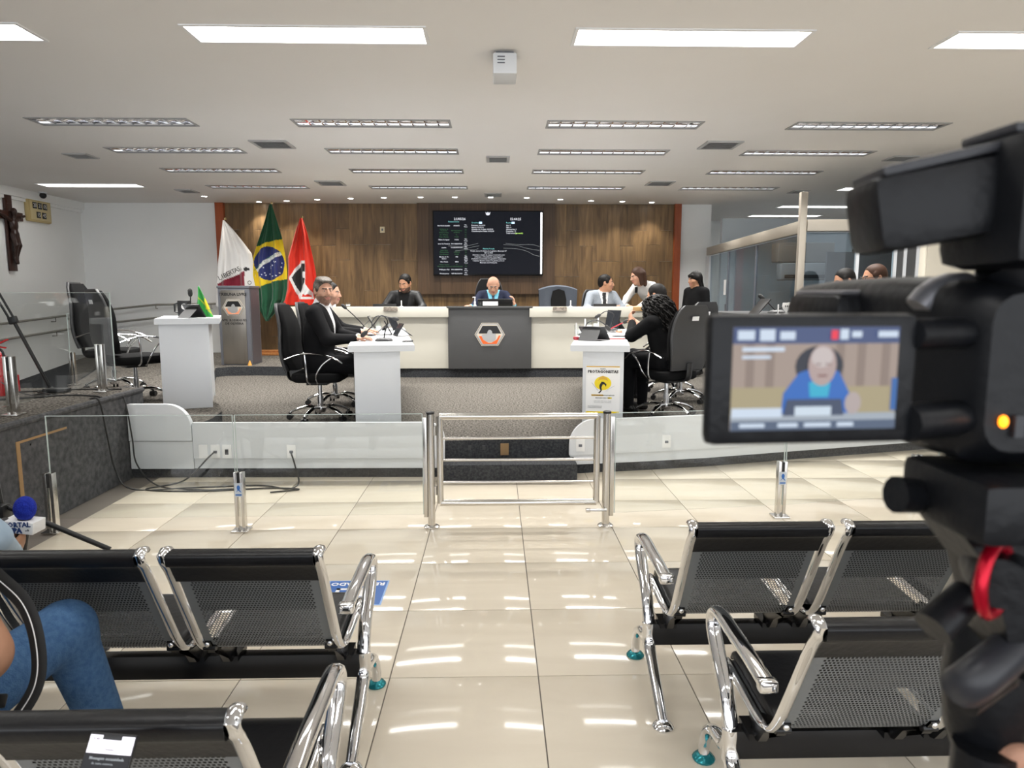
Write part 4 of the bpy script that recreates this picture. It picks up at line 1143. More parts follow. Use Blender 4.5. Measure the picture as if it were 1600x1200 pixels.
# ------------------------------------------------------------ flags
def flag(parent, name, zs, left, right, pattern, y0=0, folds=4, amp=.05, seed=0, ns=70, nt=130):
    """cloth hung from a pole: outline (left/right x by height), soft folds, pattern by place on the cloth"""
    lz = [p[1] for p in left][::-1]; lx = [p[0] for p in left][::-1]; rz = [p[1] for p in right][::-1]; rx = [p[0] for p in right][::-1]
    z0, z1 = zs; V = []; C = []
    rr = random.Random(seed); ph = [rr.random()*6 for _ in range(3)]
    for j in range(nt+1):
        for i in range(ns+1):
            s = i/ns; t = j/nt
            a0 = max(lz[0], z0); 
            z = z1+(z0-z1)*t
            xl = float(np.interp(z, lz, lx)); xr = float(np.interp(z, rz, rx))
            x = xl+(xr-xl)*s
            a = amp*min(1, .15+t*1.6)
            y = y0+a*math.sin(s*folds*2*PI*.5+ph[0]+t*1.2)+a*.4*math.sin(s*folds*2*PI*1.1+ph[1]-t*2)
            V.append((x, y, z)); C.append(pattern(x, z, s, t))
    m = MB(); m.v = V
    m.f = [(j*(ns+1)+i, j*(ns+1)+i+1, (j+1)*(ns+1)+i+1, (j+1)*(ns+1)+i) for j in range(nt) for i in range(ns)]; m.m = [0]*len(m.f)
    me = bpy.data.meshes.new(name); me.from_pydata(m.v, [], m.f)
    ca = me.color_attributes.new('cloth', 'FLOAT_COLOR', 'POINT')
    ca.data.foreach_set('color', np.array([(*c, 1) for c in C], np.float32).ravel())
    me.materials.append(mat('flag_cloth', (1,1,1), .7, attr='cloth', sheen=.2)); me.shade_smooth()
    o = link(name, me, parent); sd = o.modifiers.new('hem', 'SOLIDIFY'); sd.thickness = .004
    return o
def inside(p, poly):
    x, z = p; r = False; n = len(poly)
    for i in range(n):
        a, b = poly[i], poly[(i+1) % n]
        if (a[1] > z) != (b[1] > z) and x < (b[0]-a[0])*(z-a[1])/(b[1]-a[1])+a[0]: r = not r
    return r
POLEW = mat('flag_pole', (.10,.035,.015), .4)
fb = thing('flag_stand', 'low orange wooden flag base behind the lectern', 'flag stand', (-3.83,12.55,.445))
MB().b2((-.50,-.14,0), (.50,.14,.05), ch=.01).build('plinth', ORWOOD, fb); MB().b2((-.42,-.10,.05), (.42,.10,.085), ch=.008).build('plinth_step', ORWOOD, fb)
def pole(par, x0, x1, z1, y=.10):
    MB().tube([(x0,y,.53),(x1,y,z1)], .017, 10).build('pole', POLEW, par, 50); MB().ell((x1,y,z1+.02), (.022,.022,.03)).build('finial', mat('finial_metal', (.45,.36,.18), .3, .8), par)
Wc = (.80,.79,.78); Rc = (.20,.004,.022)
# white state flag with red triangle
def p_mg(x, z, s, t):
    tri = [(-4.866,1.70),(-4.365,1.925),(-4.37,1.40),(-4.80,1.30)]
    if inside((x,z), tri): return Rc
    if (x+4.345)**2+(z-1.955)**2 < .0011 or (x+4.31)**2+(z-1.955)**2 < .0007: return (.02,.02,.02)
    return Wc
f1 = thing('state_flag', 'white flag with a red triangle and black lettering, behind the lectern', 'flag', (0,12.45,0), 0, 'ceremonial flags by the wood wall')
flag(f1, 'cloth', (.95,2.79), [(-4.709,2.79),(-4.756,2.51),(-4.835,2.07),(-4.892,1.63),(-4.92,1.30),(-4.60,1.22),(-4.30,1.15),(-4.19,.95)], [(-4.686,2.79),(-4.552,2.64),(-4.397,2.434),(-4.252,2.226),(-4.212,1.907),(-4.184,1.574),(-4.168,1.183),(-4.157,.946)], p_mg, 0, 4, .05, 1)
pole(f1, -4.25, -4.70, 2.80)
LET = mat('flag_lettering', (.03,.03,.03), .7)
for i, ch in enumerate('LIBERTAS'):
    u = i/7; a = .42; text('letter', ch, .115, LET, f1, (-4.78+.335*u, -.085, 1.80+.155*u), (PI/2, -a+.1*0, 0))
for i, ch in enumerate('OU'): text('letter', ch, .10, LET, f1, (-4.275+.012*i, -.085, 1.72-.10*i), (PI/2, R(80), 0))
text('letter', 'L', .06, LET, f1, (-4.40,-.085,1.965), (PI/2,-.4,0))
# Brazilian flag
G = (.006,.085,.035); Yl = (.80,.58,.01); Bl = (.012,.022,.14)
YP = [(-4.181,2.336),(-3.956,2.424),(-3.60,2.50),(-3.60,2.128),(-3.60,1.795),(-3.909,1.741),(-4.17,1.63),(-4.4,1.60),(-4.4,2.22)]
rs = random.Random(5); STARS = [(-3.951+rs.uniform(-.22,.22), 2.0+rs.uniform(-.20,.10)) for _ in range(26)]
def p_br(x, z, s, t):
    e = ((x+3.953)/.262)**2+((z-2.055)/.292)**2
    if e < 1:
        zb = float(np.interp(x, [-4.22,-4.06,-3.95,-3.74,-3.68], [1.90,2.045,2.13,2.235,2.245]))
        if abs(z-zb) < .036: return (.72,.74,.72)
        if z < zb:
            for a, b in STARS:
                if (x-a)**2+(z-b)**2 < .00011: return (.75,.78,.85)
        return Bl
    if inside((x,z), YP): return Yl
    return G
f2 = thing('national_flag', 'green flag with yellow lozenge and starry blue disc', 'flag', (0,12.45,0), 0, 'ceremonial flags by the wood wall')
flag(f2, 'cloth', (1.05,3.07), [(-3.90,3.07),(-4.008,2.729),(-4.134,2.401),(-4.21,2.182),(-4.237,1.851),(-4.195,1.574),(-4.174,1.295),(-4.104,1.127),(-4.035,1.045)], [(-3.865,3.07),(-3.786,2.784),(-3.71,2.49),(-3.668,2.183),(-3.646,1.907),(-3.657,1.63),(-3.699,1.429),(-3.854,1.216),(-4.02,1.045)], p_br, .02, 5, .05, 2, 100, 220)
pole(f2, -3.83, -3.89, 3.07)
BL = mat('band_lettering', (.02,.15,.06), .6)
for i, ch in enumerate('ORDEM E PROGRESSO'):
    x = -4.17+.445*i/16; z = float(np.interp(x, [-4.22,-4.06,-3.95,-3.74,-3.68], [1.90,2.045,2.13,2.235,2.245]))
    if ch != ' ': text('letter', ch, .045, BL, f2, (x, -.075, z), (PI/2, -.6+.4*i/16, 0))
# red town flag
Re = (.72,.025,.006)
HX = [(-3.60,1.807),(-3.40,2.10),(-3.31,2.11),(-3.325,1.70),(-3.22,1.56),(-3.20,1.44),(-3.46,1.44)]
BK = [(-3.555,1.807),(-3.38,2.055),(-3.315,2.06),(-3.335,1.735),(-3.44,1.54)]
def p_re(x, z, s, t):
    if inside((x,z), BK):
        if ((x+3.345)/.035)**2+((z-1.86)/.06)**2 < 1: return (.75,.75,.75)
        return (.012,.012,.012)
    if inside((x,z), HX):
        if inside((x,z), [(-3.39,1.475),(-3.37,1.53),(-3.33,1.50),(-3.29,1.53),(-3.25,1.50),(-3.235,1.475)]): return Re
        return (.80,.79,.78)
    return Re if s < .62 else tuple(c*1.0 for c in Re)
f3 = thing('town_flag', 'red flag with a white and black hexagon emblem', 'flag', (0,12.45,0), 0, 'ceremonial flags by the wood wall')
flag(f3, 'cloth', (1.33,2.83), [(-3.377,2.83),(-3.462,2.62),(-3.624,2.16),(-3.637,1.85),(-3.671,1.574),(-3.758,1.33)], [(-3.344,2.83),(-3.265,2.567),(-3.20,2.238),(-3.145,1.907),(-3.12,1.60),(-3.19,1.50),(-3.154,1.33)], p_re, .0, 4, .05, 3, 90, 150)
pole(f3, -3.45, -3.37, 2.83)
# ------------------------------------------------------------ lectern
t = thing('lectern', 'grey lectern with a steel front plate and hexagon emblem', 'lectern', (-3.965,10.75,.445))
MB().b2((-.235,0,0), (.235,.46,1.18), ch=.006).build('body', GREYL, t)
MB().b2((-.245,-.01,1.17), (.245,.47,1.205), ch=.005).build('top', GREYL, t)
MB().b2((-.19,-.012,.02), (.175,.001,1.14), ch=.002).build('steel_plate', STEELP, t)
MB().b2((.225,.05,.02), (.240,.42,1.15)).build('side_inset', mat('lectern_side', (.085,.075,.085), .4), t)
text('lettering', 'TRIBUNA LIVRE', .060, EMB_K, t, (-.005,-.014,1.075), bold=.0015)
emblem(t, (0,-.013,.88), .33, True)
texts('lettering', [('IVPE  RODRIGUES', .048, (0,-.014,.685), 'CENTER', .001), ('DE OLIVEIRA', .048, (0,-.014,.635), 'CENTER', .001)], EMB_K, t)
MB().lathe([(.035,0),(.02,.04),(.008,.075)], (.215,-.05,0), 8).build('yellow_wedge', mat('yellow_wedge', (.6,.30,.06), .5), t)
# ------------------------------------------------------------ crucifix, flip clock, dome camera
DW = mat('dark_wood', (.035,.012,.007), .4, wood=((.06,.02,.012), (8,8,.8)))
t = thing('crucifix', 'large dark wooden crucifix hanging on the white wall', 'crucifix', (-7.47,11.14,2.5))
MB().b2((-.02,-.075,-.62), (.02,.075,.55), ch=.004).build('upright', DW, t); MB().b2((-.015,-.30,.16), (.025,.30,.29), ch=.004).build('crossbar', DW, t)
B = Body(.010)
B.ell((.085,0,.28), (.045,.045,.06), 0, .02); B.cap((.08,0,.20), (.085,.0,.24), .03, .03, 0, .02)
B.ell((.07,0,.08), (.05,.075,.11), 0, .03); B.ell((.075,0,-.05), (.05,.065,.06), 0, .03)
for s in (-1, 1):
    B.chain([(.065,s*.07,.15),(.055,s*.17,.20),(.05,s*.28,.235)], [.030,.024,.018], 0, .02); B.ell((.05,s*.29,.24), (.02,.025,.02), 0, .01)
    B.chain([(.07,s*.035,-.07),(.105,s*.035,-.23),(.06,s*.02,-.42),(.075,s*.015,-.50)], [.042,.034,.022,.020], 0, .02)
link('figure', B.mesh('figure', [mat('carved_wood', (.03,.012,.008), .35)]), t)
MB().b2((.02,-.05,.40), (.03,.05,.46)).build('plaque', DW, t)
t = thing('flip_clock', 'cream wall clock with black flip digits near the crucifix', 'clock', (-7.48,11.85,2.87))
CRE = mat('aged_cream', (.52,.40,.18), .45)
MB().b2((-.02,-.29,-.185), (.055,.29,.185), ch=.03).build('case', CRE, t)
MB().b2((.05,-.25,-.15), (.060,.25,.15), ch=.004).build('face', mat('clock_face', (.62,.52,.28), .4), t)
for i, (y, z, s) in enumerate(((-.145,.075,'20'),(-.015,.075,'21'),(.115,.075,'05'),(-.06,-.07,'15'),(.08,-.07,'45'))):
    d = MB().b2((.058,y-.05,z-.05), (.066,y+.05,z+.05), ch=.002).build('digit_window', EMB_K, t)
    text('digits', s, .085, T_S if False else PAPER, d, (.0675,y,z), (PI/2,0,PI/2))
t = thing('dome_camera', 'small black dome camera under the ceiling above the clock', 'dome camera', (-7.30,11.75,3.16))
MB().lathe([(.06,0),(.06,-.02),(.04,-.025)], seg=16).build('mount', WHITE, t, 40); MB().ell((0,0,-.055), (.052,.052,.05)).build('dome', PLAST, t, 60)
# ------------------------------------------------------------ poster and floor sticker
t = thing('poster', 'white poster with yellow woman portrait taped to the desk end', 'poster', (.954,6.1245,.475), R(-9))
MB().b2((-.150,0,0), (.150,.004,.425)).build('sheet', PAPER, t)
YE = mat('poster_yellow', (.85,.66,.02), .6); YD = mat('poster_gold', (.70,.42,.05), .6); KK = mat('poster_black', (.02,.02,.02), .6); GR = mat('poster_grey', (.42,.44,.47), .6)
MB().b2((-.147,-.001,.415), (.147,0,.424)).build('top_stripe', YD, t); MB().b2((-.147,-.001,.003), (.147,0,.018)).build('bottom_stripe', YE, t)
q = lambda pts: [(a, b) for a, b in pts]
m = MB(); m.prism([(.0+.074*math.cos(a*PI/18), .272+.062*math.sin(a*PI/18)) for a in range(36)], -.001, 0, 'y'); m.build('halo', YE, t)
MB().prism([(-.045,.29),(-.03,.325),(0,.338),(.03,.325),(.047,.29),(.03,.30),(0,.305),(-.03,.30)], -.0015, -.001, 'y').build('hat_brim', YD, t)
MB().prism([(-.03,.255),(-.012,.285),(.01,.283),(.032,.262),(.028,.24),(.015,.26),(.0,.262),(-.012,.235),(-.008,.205),(-.028,.18),(-.042,.185),(-.02,.205),(-.03,.235)], -.002, -.001, 'y').build('hair_shape', KK, t)
MB().prism([(.0,.262),(.018,.25),(.012,.222),(-.002,.214),(-.012,.235)], -.002, -.001, 'y').build('face_shape', YE, t)
for a in (((-.10,.275),(-.045,.205)), ((.10,.25),(.03,.21)), ((.055,.205),(.02,.20))):
    (x0,z0),(x1,z1) = a; MB().prism([(x0,z0),(x0+.005,z0),(x1+.005,z1),(x1,z1)], -.0015, -.001, 'y').build('feather', GR, t)
MB().b2((-.10,-.001,.157), (.005,-.0003,.170)).build('highlight', YD, t); MB().b2((.045,-.001,.133), (.08,-.0003,.146)).build('highlight', YE, t)
texts('print', [('PROJETO', .012, (0,-.002,.399), 'CENTER', .0003), ('PROTAGONISTAS', .0335, (0,-.002,.374), 'CENTER', .0012), ('VOCÊ PODE SER A PROTAGONISTA DE', .0115, (0,-.002,.163), 'CENTER', .0003), ('MARCADA PARA HOJE', .0125, (0,-.002,.139), 'CENTER', .0003),
   ('política · cultura · saúde e esporte · educação', .0085, (0,-.002,.112), 'CENTER', .0), ('ação social, lazer, trabalho, moda, mesa livre', .0085, (0,-.002,.099), 'CENTER', .0), ('Para mais informações, acesse o site', .0085, (-.13,-.002,.065), 'LEFT', .0002), ('da câmara municipal de Divinópolis', .0085, (-.13,-.002,.052), 'LEFT', .0002)], KK, t)
t = thing('floor_sticker', 'blue reserved seating sticker stuck on the glossy tiles', 'sticker', (-.735,3.465,.0))
MB().b2((-.16,-.15,0), (.16,.15,.0015)).build('sheet', mat('sticker_border', (.25,.42,.75), .3), t)
MB().b2((-.152,-.142,.0015), (.152,.142,.002)).build('field', mat('sticker_field', (.01,.11,.42), .3), t)
text('lettering', 'RESERVADO', .052, PAPER, t, (0,.105,.0022), (0,0,PI), bold=.0015)
m = MB(); m.lathe([(.05,.0),(.055,.0),(.055,.0006),(.05,.0006)], (.02,.0,.002), 24); m.build('wheel_icon', PAPER, t)
m = MB(); m.lathe([(.0185,0),(.0185,.0006)], (-.10,-.08,.002), 16); m.b2((-.1,-.06,.002), (-.08,.05,.0026)); m.b2((-.1,.03,.002), (.05,.05,.0026)); m.b2((-.10,-.02,.002), (.0,-.005,.0026)); m.build('figure_icon', PAPER, t)
# ------------------------------------------------------------ desk clutter
def gooseneck(label, x, y, z, pts, red=False, base=(.055,.085), group='gooseneck microphones'):
    t = thing('desk_microphone', label, 'microphone', (x,y,z), 0, group)
    m = MB(); rings = []
    for zz, s in ((0,.95),(.008,1),(.022,.85),(.03,.55)): rings.append([(a*s,b*s,zz) for a, b in rrect(base[1]*2, base[0]*2, base[0]*.8, 5)])
    loft(m, rings); m.build('base', PLASTG, t, 50)
    p = spline([(0,0,.025)]+pts, 6); MB().tube(p, .006, 8).build('neck', mat('mic_red', (.45,.02,.03), .4) if red else PLAST, t, 60)
    a, b = p[-2], p[-1]; d = (b-a).normalized()
    MB().tube([b-d*.01, b, b+d*.015, b+d*.055, b+d*.07], [.010,.018,.022,.021,.008], 10).build('foam', RUBBER, t, 60)
def tablet(label, x, y, z, rz, tilt=60, w=.25, h=.17, mtl=None, group='tablets on the councillor desks'):
    t = thing('tablet', label, 'tablet', (x,y,z), R(rz), group); a = R(tilt)
    c = Vector((0, h/2*math.cos(a)*-1+.0, h/2*math.sin(a)+.004))
    MB().box(c, (w,.012,h), rot=(-(PI/2-a),0,0), ch=.004).build('body', mtl or PLAST, t)
    n = Euler((-(PI/2-a),0,0)).to_matrix()@Vector((0,-1,0))
    MB().box(c+n*.0065, (w-.02,.001,h-.02), rot=(-(PI/2-a),0,0)).build('screen', mat('tablet_screen', (.02,.022,.026), .1), t)
    MB().add([(-w*.35,.10,0),(w*.35,.10,0),(w*.35,-.02,h*.6),(-w*.35,-.02,h*.6),(-w*.35,.104,0),(w*.35,.104,0),(w*.35,-.014,h*.6),(-w*.35,-.014,h*.6)], [(0,1,2,3),(4,5,6,7),(0,1,5,4),(2,3,7,6),(0,3,7,4),(1,2,6,5)]).build('stand', PLASTG, t)
CUPG = mat('cup_glass', (.75,.78,.78), .08, spec=.6)
def tumbler(label, x, y, z, h=.11, r=.034, group='water glasses'):
    t = thing('drinking_glass', label, 'glass', (x,y,z), 0, group)
    MB().lathe([(r*.8,0),(r*.85,.008),(r,h),(r*.93,h),(r*.75,.012),(r*.3,.010)], seg=16).build('bowl', GLASS, t, 50)
    MB().lathe([(r*.72,.012),(r*.85,h*.55),(r*.84,h*.55),(r*.2,h*.55)], seg=16).build('water', CUPG, t, 50)
zt = 1.086
gooseneck('microphone with an oval black base at the public end of the suited man\'s desk', -1.065, 6.70, zt, [(.01,.0,.08),(.03,.05,.19),(-.03,.05,.24),(-.10,.0,.15),(-.16,-.03,.09)], group='gooseneck microphones on desks')
gooseneck('long straight microphone reaching towards the suited man\'s face', -1.62, 8.75, zt, [(-.04,-.01,.08),(-.12,-.03,.17),(-.22,-.06,.27)], group='gooseneck microphones on desks')
gooseneck('microphone bending over between the tablets on the suited man\'s desk', -1.50, 8.55, zt, [(.0,.0,.10),(.05,.0,.17),(.15,.0,.175),(.26,0,.15)], group='gooseneck microphones on desks')
tablet('black tablet on a stand behind the oval microphone base', -1.226, 7.75, zt, 100, 62, group='tablets on the councillor desks')
tablet('black tablet farther along the suited man\'s desk, turned to the next seat', -1.29, 8.7, zt, 80, 65)
tablet('small black tablet at the outer edge of the suited man\'s desk', -1.00, 7.50, zt, -70, 60, .20, .15)
tablet('black laptop-like tablet in front of the second councillor', -1.64, 9.1, zt, 95, 60, .26, .18)
tumbler('water glass beside the second man\'s fingers', -1.41, 7.98, zt); tumbler('water glass just behind another glass near the tablets', -1.33, 8.05, zt, .10); tumbler('water glass half hidden by a bent microphone', -1.40, 8.4, zt, .12)
o = MB().box((-1.37,7.55,zt+.006), (.075,.15,.011), rot=(0,0,R(70)), ch=.004).build('mobile_phone', PLAST); tag(o, 'black mobile phone lying on the suited man\'s desk', 'phone')
t = thing('paper_tray', 'small white tray with dark rim at the desk corner', 'tray', (-.835,6.62,zt), R(12)); MB().b2((-.05,-.07,0), (.05,.07,.008)).build('base', PAPER, t)
m = MB(); m.b2((.045,-.07,.0), (.05,.07,.014)); m.b2((-.05,-.07,0), (.05,-.065,.014)); m.build('rim', PLASTG, t)
def cup(label, x, y, z, s=1., group='white cups'):
    t = thing('cup', label, 'cup', (x,y,z), 0, group)
    MB().lathe([(.03*s,0),(.032*s,.004),(.010*s,.012),(.010*s,.03*s),(.032*s,.05*s),(.040*s,.08*s),(.036*s,.11*s),(.032*s,.11*s),(.034*s,.08*s),(.01*s,.05*s)], seg=16).build('bowl', mat('cup_white', (.72,.72,.70), .25), t, 50)
    for a in (-.6,-.2,.25): MB().ell((.039*s*math.sin(a),-.039*s*math.cos(a),.078*s), (.007*s,.002,.010*s), 8, 5).build('print_mark', PLASTG, t)
def bottle(label, x, y, z, h=.16, r=.03, name='pump_bottle'):
    t = thing(name, label, 'bottle', (x,y,z))
    MB().lathe([(r,0),(r*1.02,h*.1),(r,h*.55),(r*.45,h*.68),(r*.4,h*.72)], seg=16).build('body', mat('clear_plastic', (.72,.75,.78), .2), t, 50)
    m = MB(); m.cyl((0,0,h*.72), (0,0,h*.98), .006); m.box((-.012,0,h), (.045,.014,.012), ch=.003); m.cyl((0,0,h*.70), (0,0,h*.80), r*.5); m.build('pump', PAPER, t, 40)
# white spike holders (flag pins / pens) on desks
def candle(label, x, y, z, h=.13, r=.007):
    t = thing('table_pin', label, 'desk pin', (x,y,z), 0, 'thin white desk pins'); MB().lathe([(.025,0),(.025,.006),(r,.01)], seg=12).build('foot', PAPER, t, 40); MB().cyl((0,0,.008), (0,0,h), r, 8).build('stick', PAPER, t, 40)
candle('thin white pin on the board desk near the man in the black jacket', -1.36, 10.22, 1.345, .09); candle('thin white pin on the board desk near the draped jacket', 1.10, 10.22, 1.345, .09)
bottle('clear hand sanitiser pump bottle standing on the board desk', -2.35, 10.22, 1.345, .17, .045); 
tumbler('short glass on the board desk near the sanitiser bottle', -2.13, 10.22, 1.345, .06, .04)
bottle('white thermos-like bottle beside the council president', -.30, 10.42, 1.18, .30, .028, 'flask'); tumbler('water glass beside the council president', -.22, 10.40, 1.18, .24, .03)
t = thing('monitor', 'black low monitor in front of the council president', 'monitor', (0,10.45,1.18)); MB().box((0,0,.20), (.52,.02,.16), rot=(R(20),0,0), ch=.006).build('panel', PLAST, t); MB().b2((-.1,-.02,0), (.1,.10,.13)).build('stand', PLAST, t)
for x, l in ((-1.62,'dark slim laptop in front of the man in the black jacket'), (1.62,'dark slim laptop in front of the man in the grey suit')):
    t = thing('laptop', l, 'laptop', (x,10.45,1.18), 0, 'laptops on the board desk'); MB().b2((-.17,-.11,0), (.17,.11,.015), ch=.004).build('keyboard', PLAST, t); MB().box((0,-.12,.10), (.34,.012,.21), rot=(R(8),0,0), ch=.004).build('lid', PLAST, t)
# right desk
tablet('grey tablet folded on a stand at the poster end of the desk', .93, 6.74, zt, 150, 40, .27, .20, PLASTG)
gooseneck('microphone looping over the papers on the poster desk', .98, 7.55, zt, [(.0,.0,.10),(.03,.0,.14),(.12,.0,.16),(.19,.0,.13),(.22,0,.10)], group='gooseneck microphones on desks')
gooseneck('red necked microphone pointing at the curly haired woman', 1.30, 7.95, zt, [(.02,.0,.05),(.09,-.02,.09),(.16,-.04,.125)], True, group='gooseneck microphones on desks')
gooseneck('tall microphone beyond the monitor on the poster desk', 1.42, 8.55, zt, [(.02,0,.12),(.03,0,.20),(-.06,0,.235),(-.14,0,.19)], group='gooseneck microphones on desks')
tablet('black upright monitor tablet on the poster desk', 1.52, 8.9, zt, -60, 78, .26, .24, PLAST)
for i, (x, y, w, d, r) in enumerate(((1.19,7.15,.30,.42,-10),(1.24,7.45,.24,.34,-14),(1.30,7.2,.21,.30,-25))):
    t = MB().box((0,0,.006), (w,d,.012), ch=.001).build('paper_stack', PAPER, None, 30, (x,y,zt+.0125*i), (0,0,R(r))); tag(t, ['broad pile of white papers under the other papers', 'smaller pile of white papers near the looping microphone', 'top sheets of paper by the woman\'s elbow'][i], 'papers', 'papers on the poster desk')
t = MB().box((0,0,.004), (.26,.05,.008)).build('red_folder', mat('red_folder', (.55,.10,.10), .6), None, 30, (1.15,6.90,zt), (0,0,R(-4))); tag(t, 'pinkish red folder edge under the papers', 'folder')
tumbler('water glass behind the folded grey tablet', .90, 7.65, zt); tumbler('water glass near the looping microphone', 1.12, 8.3, zt, .14); tumbler('tall glass by the upright monitor tablet', 1.24, 8.6, zt, .15)
candle('thin white pin at the outer corner of the poster desk', .81, 6.98, zt, .16, .006); candle('second thin white pin standing among the glasses', 1.03, 8.0, zt, .16, .008); candle('thin white pin farthest along the poster desk', 1.32, 8.95, zt, .16, .008)
t = MB().lathe([(.02,0),(.03,.01),(.03,.03),(.012,.035)], seg=12).build('red_stamp', mat('stamp_red', (.5,.06,.08), .5), None, 40, (.79,6.80,zt)); tag(t, 'small red and white trinket at the corner of the poster desk', 'trinket')
# far desk
zf = 1.306
gooseneck('microphone among gear on the green flag desk', -3.0, 6.95, zf, [(.01,0,.10),(.02,0,.18),(.02,0,.21)], group='gooseneck microphones on desks')
tablet('black tablet on the green flag desk', -2.92, 6.80, zf, 160, 55, .20, .15)
t = thing('desk_radio', 'black bundle of metal gear beside the small flag', 'device', (-3.13,7.15,zf)); MB().b2((-.05,-.05,0), (.05,.05,.16), ch=.006).build('body', PLAST, t); m = MB(); m.tube([(-.05,0,.03),(-.10,0,.05),(-.10,0,.12),(-.05,0,.14)], .01, 8); m.build('handle', PLAST, t); MB().cyl((.02,-.055,.10),(.02,-.05,.10),.03).build('dial', STEEL, t)
def p_sm(x, z, s, t): return (.80,.66,.02) if (x > -.02 and abs(z-.14+.2*(x-.03)) < .06 and x > .03) else (.03,.35,.06) if ((x*9+z*7) % 1) > .12 else (.5,.55,.05)
t = thing('small_table_flag', 'small green and yellow flag standing on the white desk', 'flag', (-2.90,7.02,zf))
flag(t, 'cloth', (.0,.30), [(-.03,.30),(-.05,.15),(-.07,.0)], [(-.02,.30),(.05,.15),(.105,.0)], p_sm, 0, 3, .015, 4, 24, 30); MB().cyl((-.045,.015,0), (-.025,.015,.31), .004, 8).build('pole', STEEL, t)
# small white shelf by the empty chairs
t = thing('side_shelf', 'white side shelf with leads beneath beside the empty chair', 'shelf', (-3.42,7.85,.445)); MB().b2((-.22,-.2,.56), (.14,.2,.60), ch=.003).build('board', WHITE, t); MB().b2((-.20,-.19,.0), (-.17,-.16,.56)).build('leg', STEEL, t); MB().b2((.10,-.19,.0), (.13,-.16,.56)).build('leg', STEEL, t)
# ------------------------------------------------------------ platform: extinguisher, tripods, cables
RED = mat('extinguisher_red', (.55,.008,.012), .18, coat=.4)
t = thing('fire_extinguisher', 'red fire extinguisher in a red holder on the carpeted platform', 'fire extinguisher', (-4.0,5.66,.73))
MB().lathe([(.080,.03),(.088,.05),(.088,.24),(.082,.29),(.055,.335),(.025,.35),(.022,.37)], seg=24).build('cylinder', RED, t, 40)
m = MB(); m.cyl((0,0,.36), (0,0,.40), .018); m.box((.05,0,.415), (.13,.02,.012), rot=(0,R(-25),0)); m.box((.04,0,.385), (.10,.02,.010), rot=(0,R(10),0)); m.build('valve_handle', RED, t, 30)
MB().tube(spline([(.02,0,.38),(.09,-.04,.34),(.11,-.06,.2),(.09,-.07,.10)], 5), .010, 8).build('hose', PLAST, t, 50)
hl = MB().b2((-.105,-.105,0), (.105,.105,.15), ch=.006).build('holder', mat('holder_red', (.42,.01,.014), .3), t)
m = MB(); m.b2((-.085,-.108,.02), (-.02,-.105,.13)); m.b2((.02,-.108,.03), (.085,-.105,.13)); m.build('paper_label', mat('label_grey', (.5,.48,.48), .6), hl)
MB().ell((.035,-.083,.225), (.035,.012,.028)).build('round_label', PAPER, t)
t = thing('camera_stand', 'tall black stand with one long leg resting on the carpeted platform', 'stand', (-3.87,5.85,.73))
MB().tube([(0,0,.02),(.0,-.12,.63)], .014, 10).build('lower_leg', PLAST, t, 50)
for e in (-.018,.018): MB().tube([(e,-.12,.60),(e*1.2,-.32,1.35)], .009, 8).build('upper_leg', PLAST, t, 50)
MB().box((0,-.12,.62), (.065,.04,.06), ch=.01).build('clamp', PLAST, t); MB().ell((0,0,.015), (.025,.025,.02)).build('foot', RUBBER, t)
o_ = t; o_.rotation_euler = (0, 0, 0); o_.location = (-3.72,5.88,.73)
for ch in list(t.children): ch.rotation_euler = (0,R(-17),0)
MB().tube([(-.50,-.3,1.32),(-1.0,-.1,.0)], .014, 8).build('lower_leg', PLAST, t, 50); MB().tube([(-.50,-.3,1.32),(-.9,.15,.0)], .014, 8).build('lower_leg', PLAST, t, 50); MB().box((-.50,-.3,1.33), (.10,.10,.08), ch=.02).build('crown', PLAST, t)
o = MB().b2((-.09,-.05,0), (.09,.05,.035), ch=.006).build('power_box', PLAST, None, 30, (-3.60,5.76,.73)); tag(o, 'flat black power adapter lying on the carpeted platform', 'adapter')
def cable(label, pts, r=.0065, n=8):
    o = MB().tube(spline(pts, n), r, 6).build('cable', CABLE, None, 60); tag(o, label, 'cable', 'loose black cables'); return o
cable('black cable looped across the carpeted platform top', [(-3.75,5.75,.738),(-3.5,5.5,.738),(-3.9,5.3,.738),(-4.3,5.5,.738),(-3.9,5.75,.738),(-3.5,5.9,.738),(-3.15,5.9,.738)])
cable('black cable wandering to the platform edge', [(-4.2,5.2,.738),(-3.8,5.35,.738),(-3.4,5.55,.738),(-3.15,5.5,.738),(-3.07,5.45,.735)])
cable('black cable hanging down the platform side to the floor', [(-3.10,5.35,.74),(-3.03,5.35,.72),(-3.02,5.4,.45),(-3.0,5.45,.15),(-2.85,5.4,.012),(-2.4,5.45,.008),(-1.9,5.5,.008),(-1.65,5.4,.008),(-1.6,5.55,.01),(-1.66,5.68,.12),(-1.70,5.715,.23)], n=10)
cable('black cable from the wall socket joining the others on the floor', [(-2.33,5.715,.235),(-2.36,5.66,.20),(-2.5,5.5,.05),(-2.75,5.4,.009),(-2.3,5.35,.008),(-1.8,5.42,.008),(-1.55,5.38,.008),(-1.75,5.3,.008)], n=10)
cable('black cable curling round the white end board', [(-3.05,5.72,.73),(-3.0,5.68,.6),(-2.98,5.69,.36),(-2.93,5.64,.15),(-2.7,5.5,.01),(-2.3,5.38,.008),(-2.0,5.42,.008)], n=10)
cable('thin black cable dangling beside the stand', [(-4.35,5.75,1.75),(-4.1,5.72,1.3),(-3.95,5.7,.95),(-3.9,5.6,.74),(-3.6,5.65,.738)], .005)
cable('thin black cable sagging from the stand towards the extinguisher', [(-4.45,5.6,1.4),(-4.3,5.6,1.15),(-4.1,5.58,.98),(-3.75,5.55,.76),(-3.5,5.6,.738)], .004)
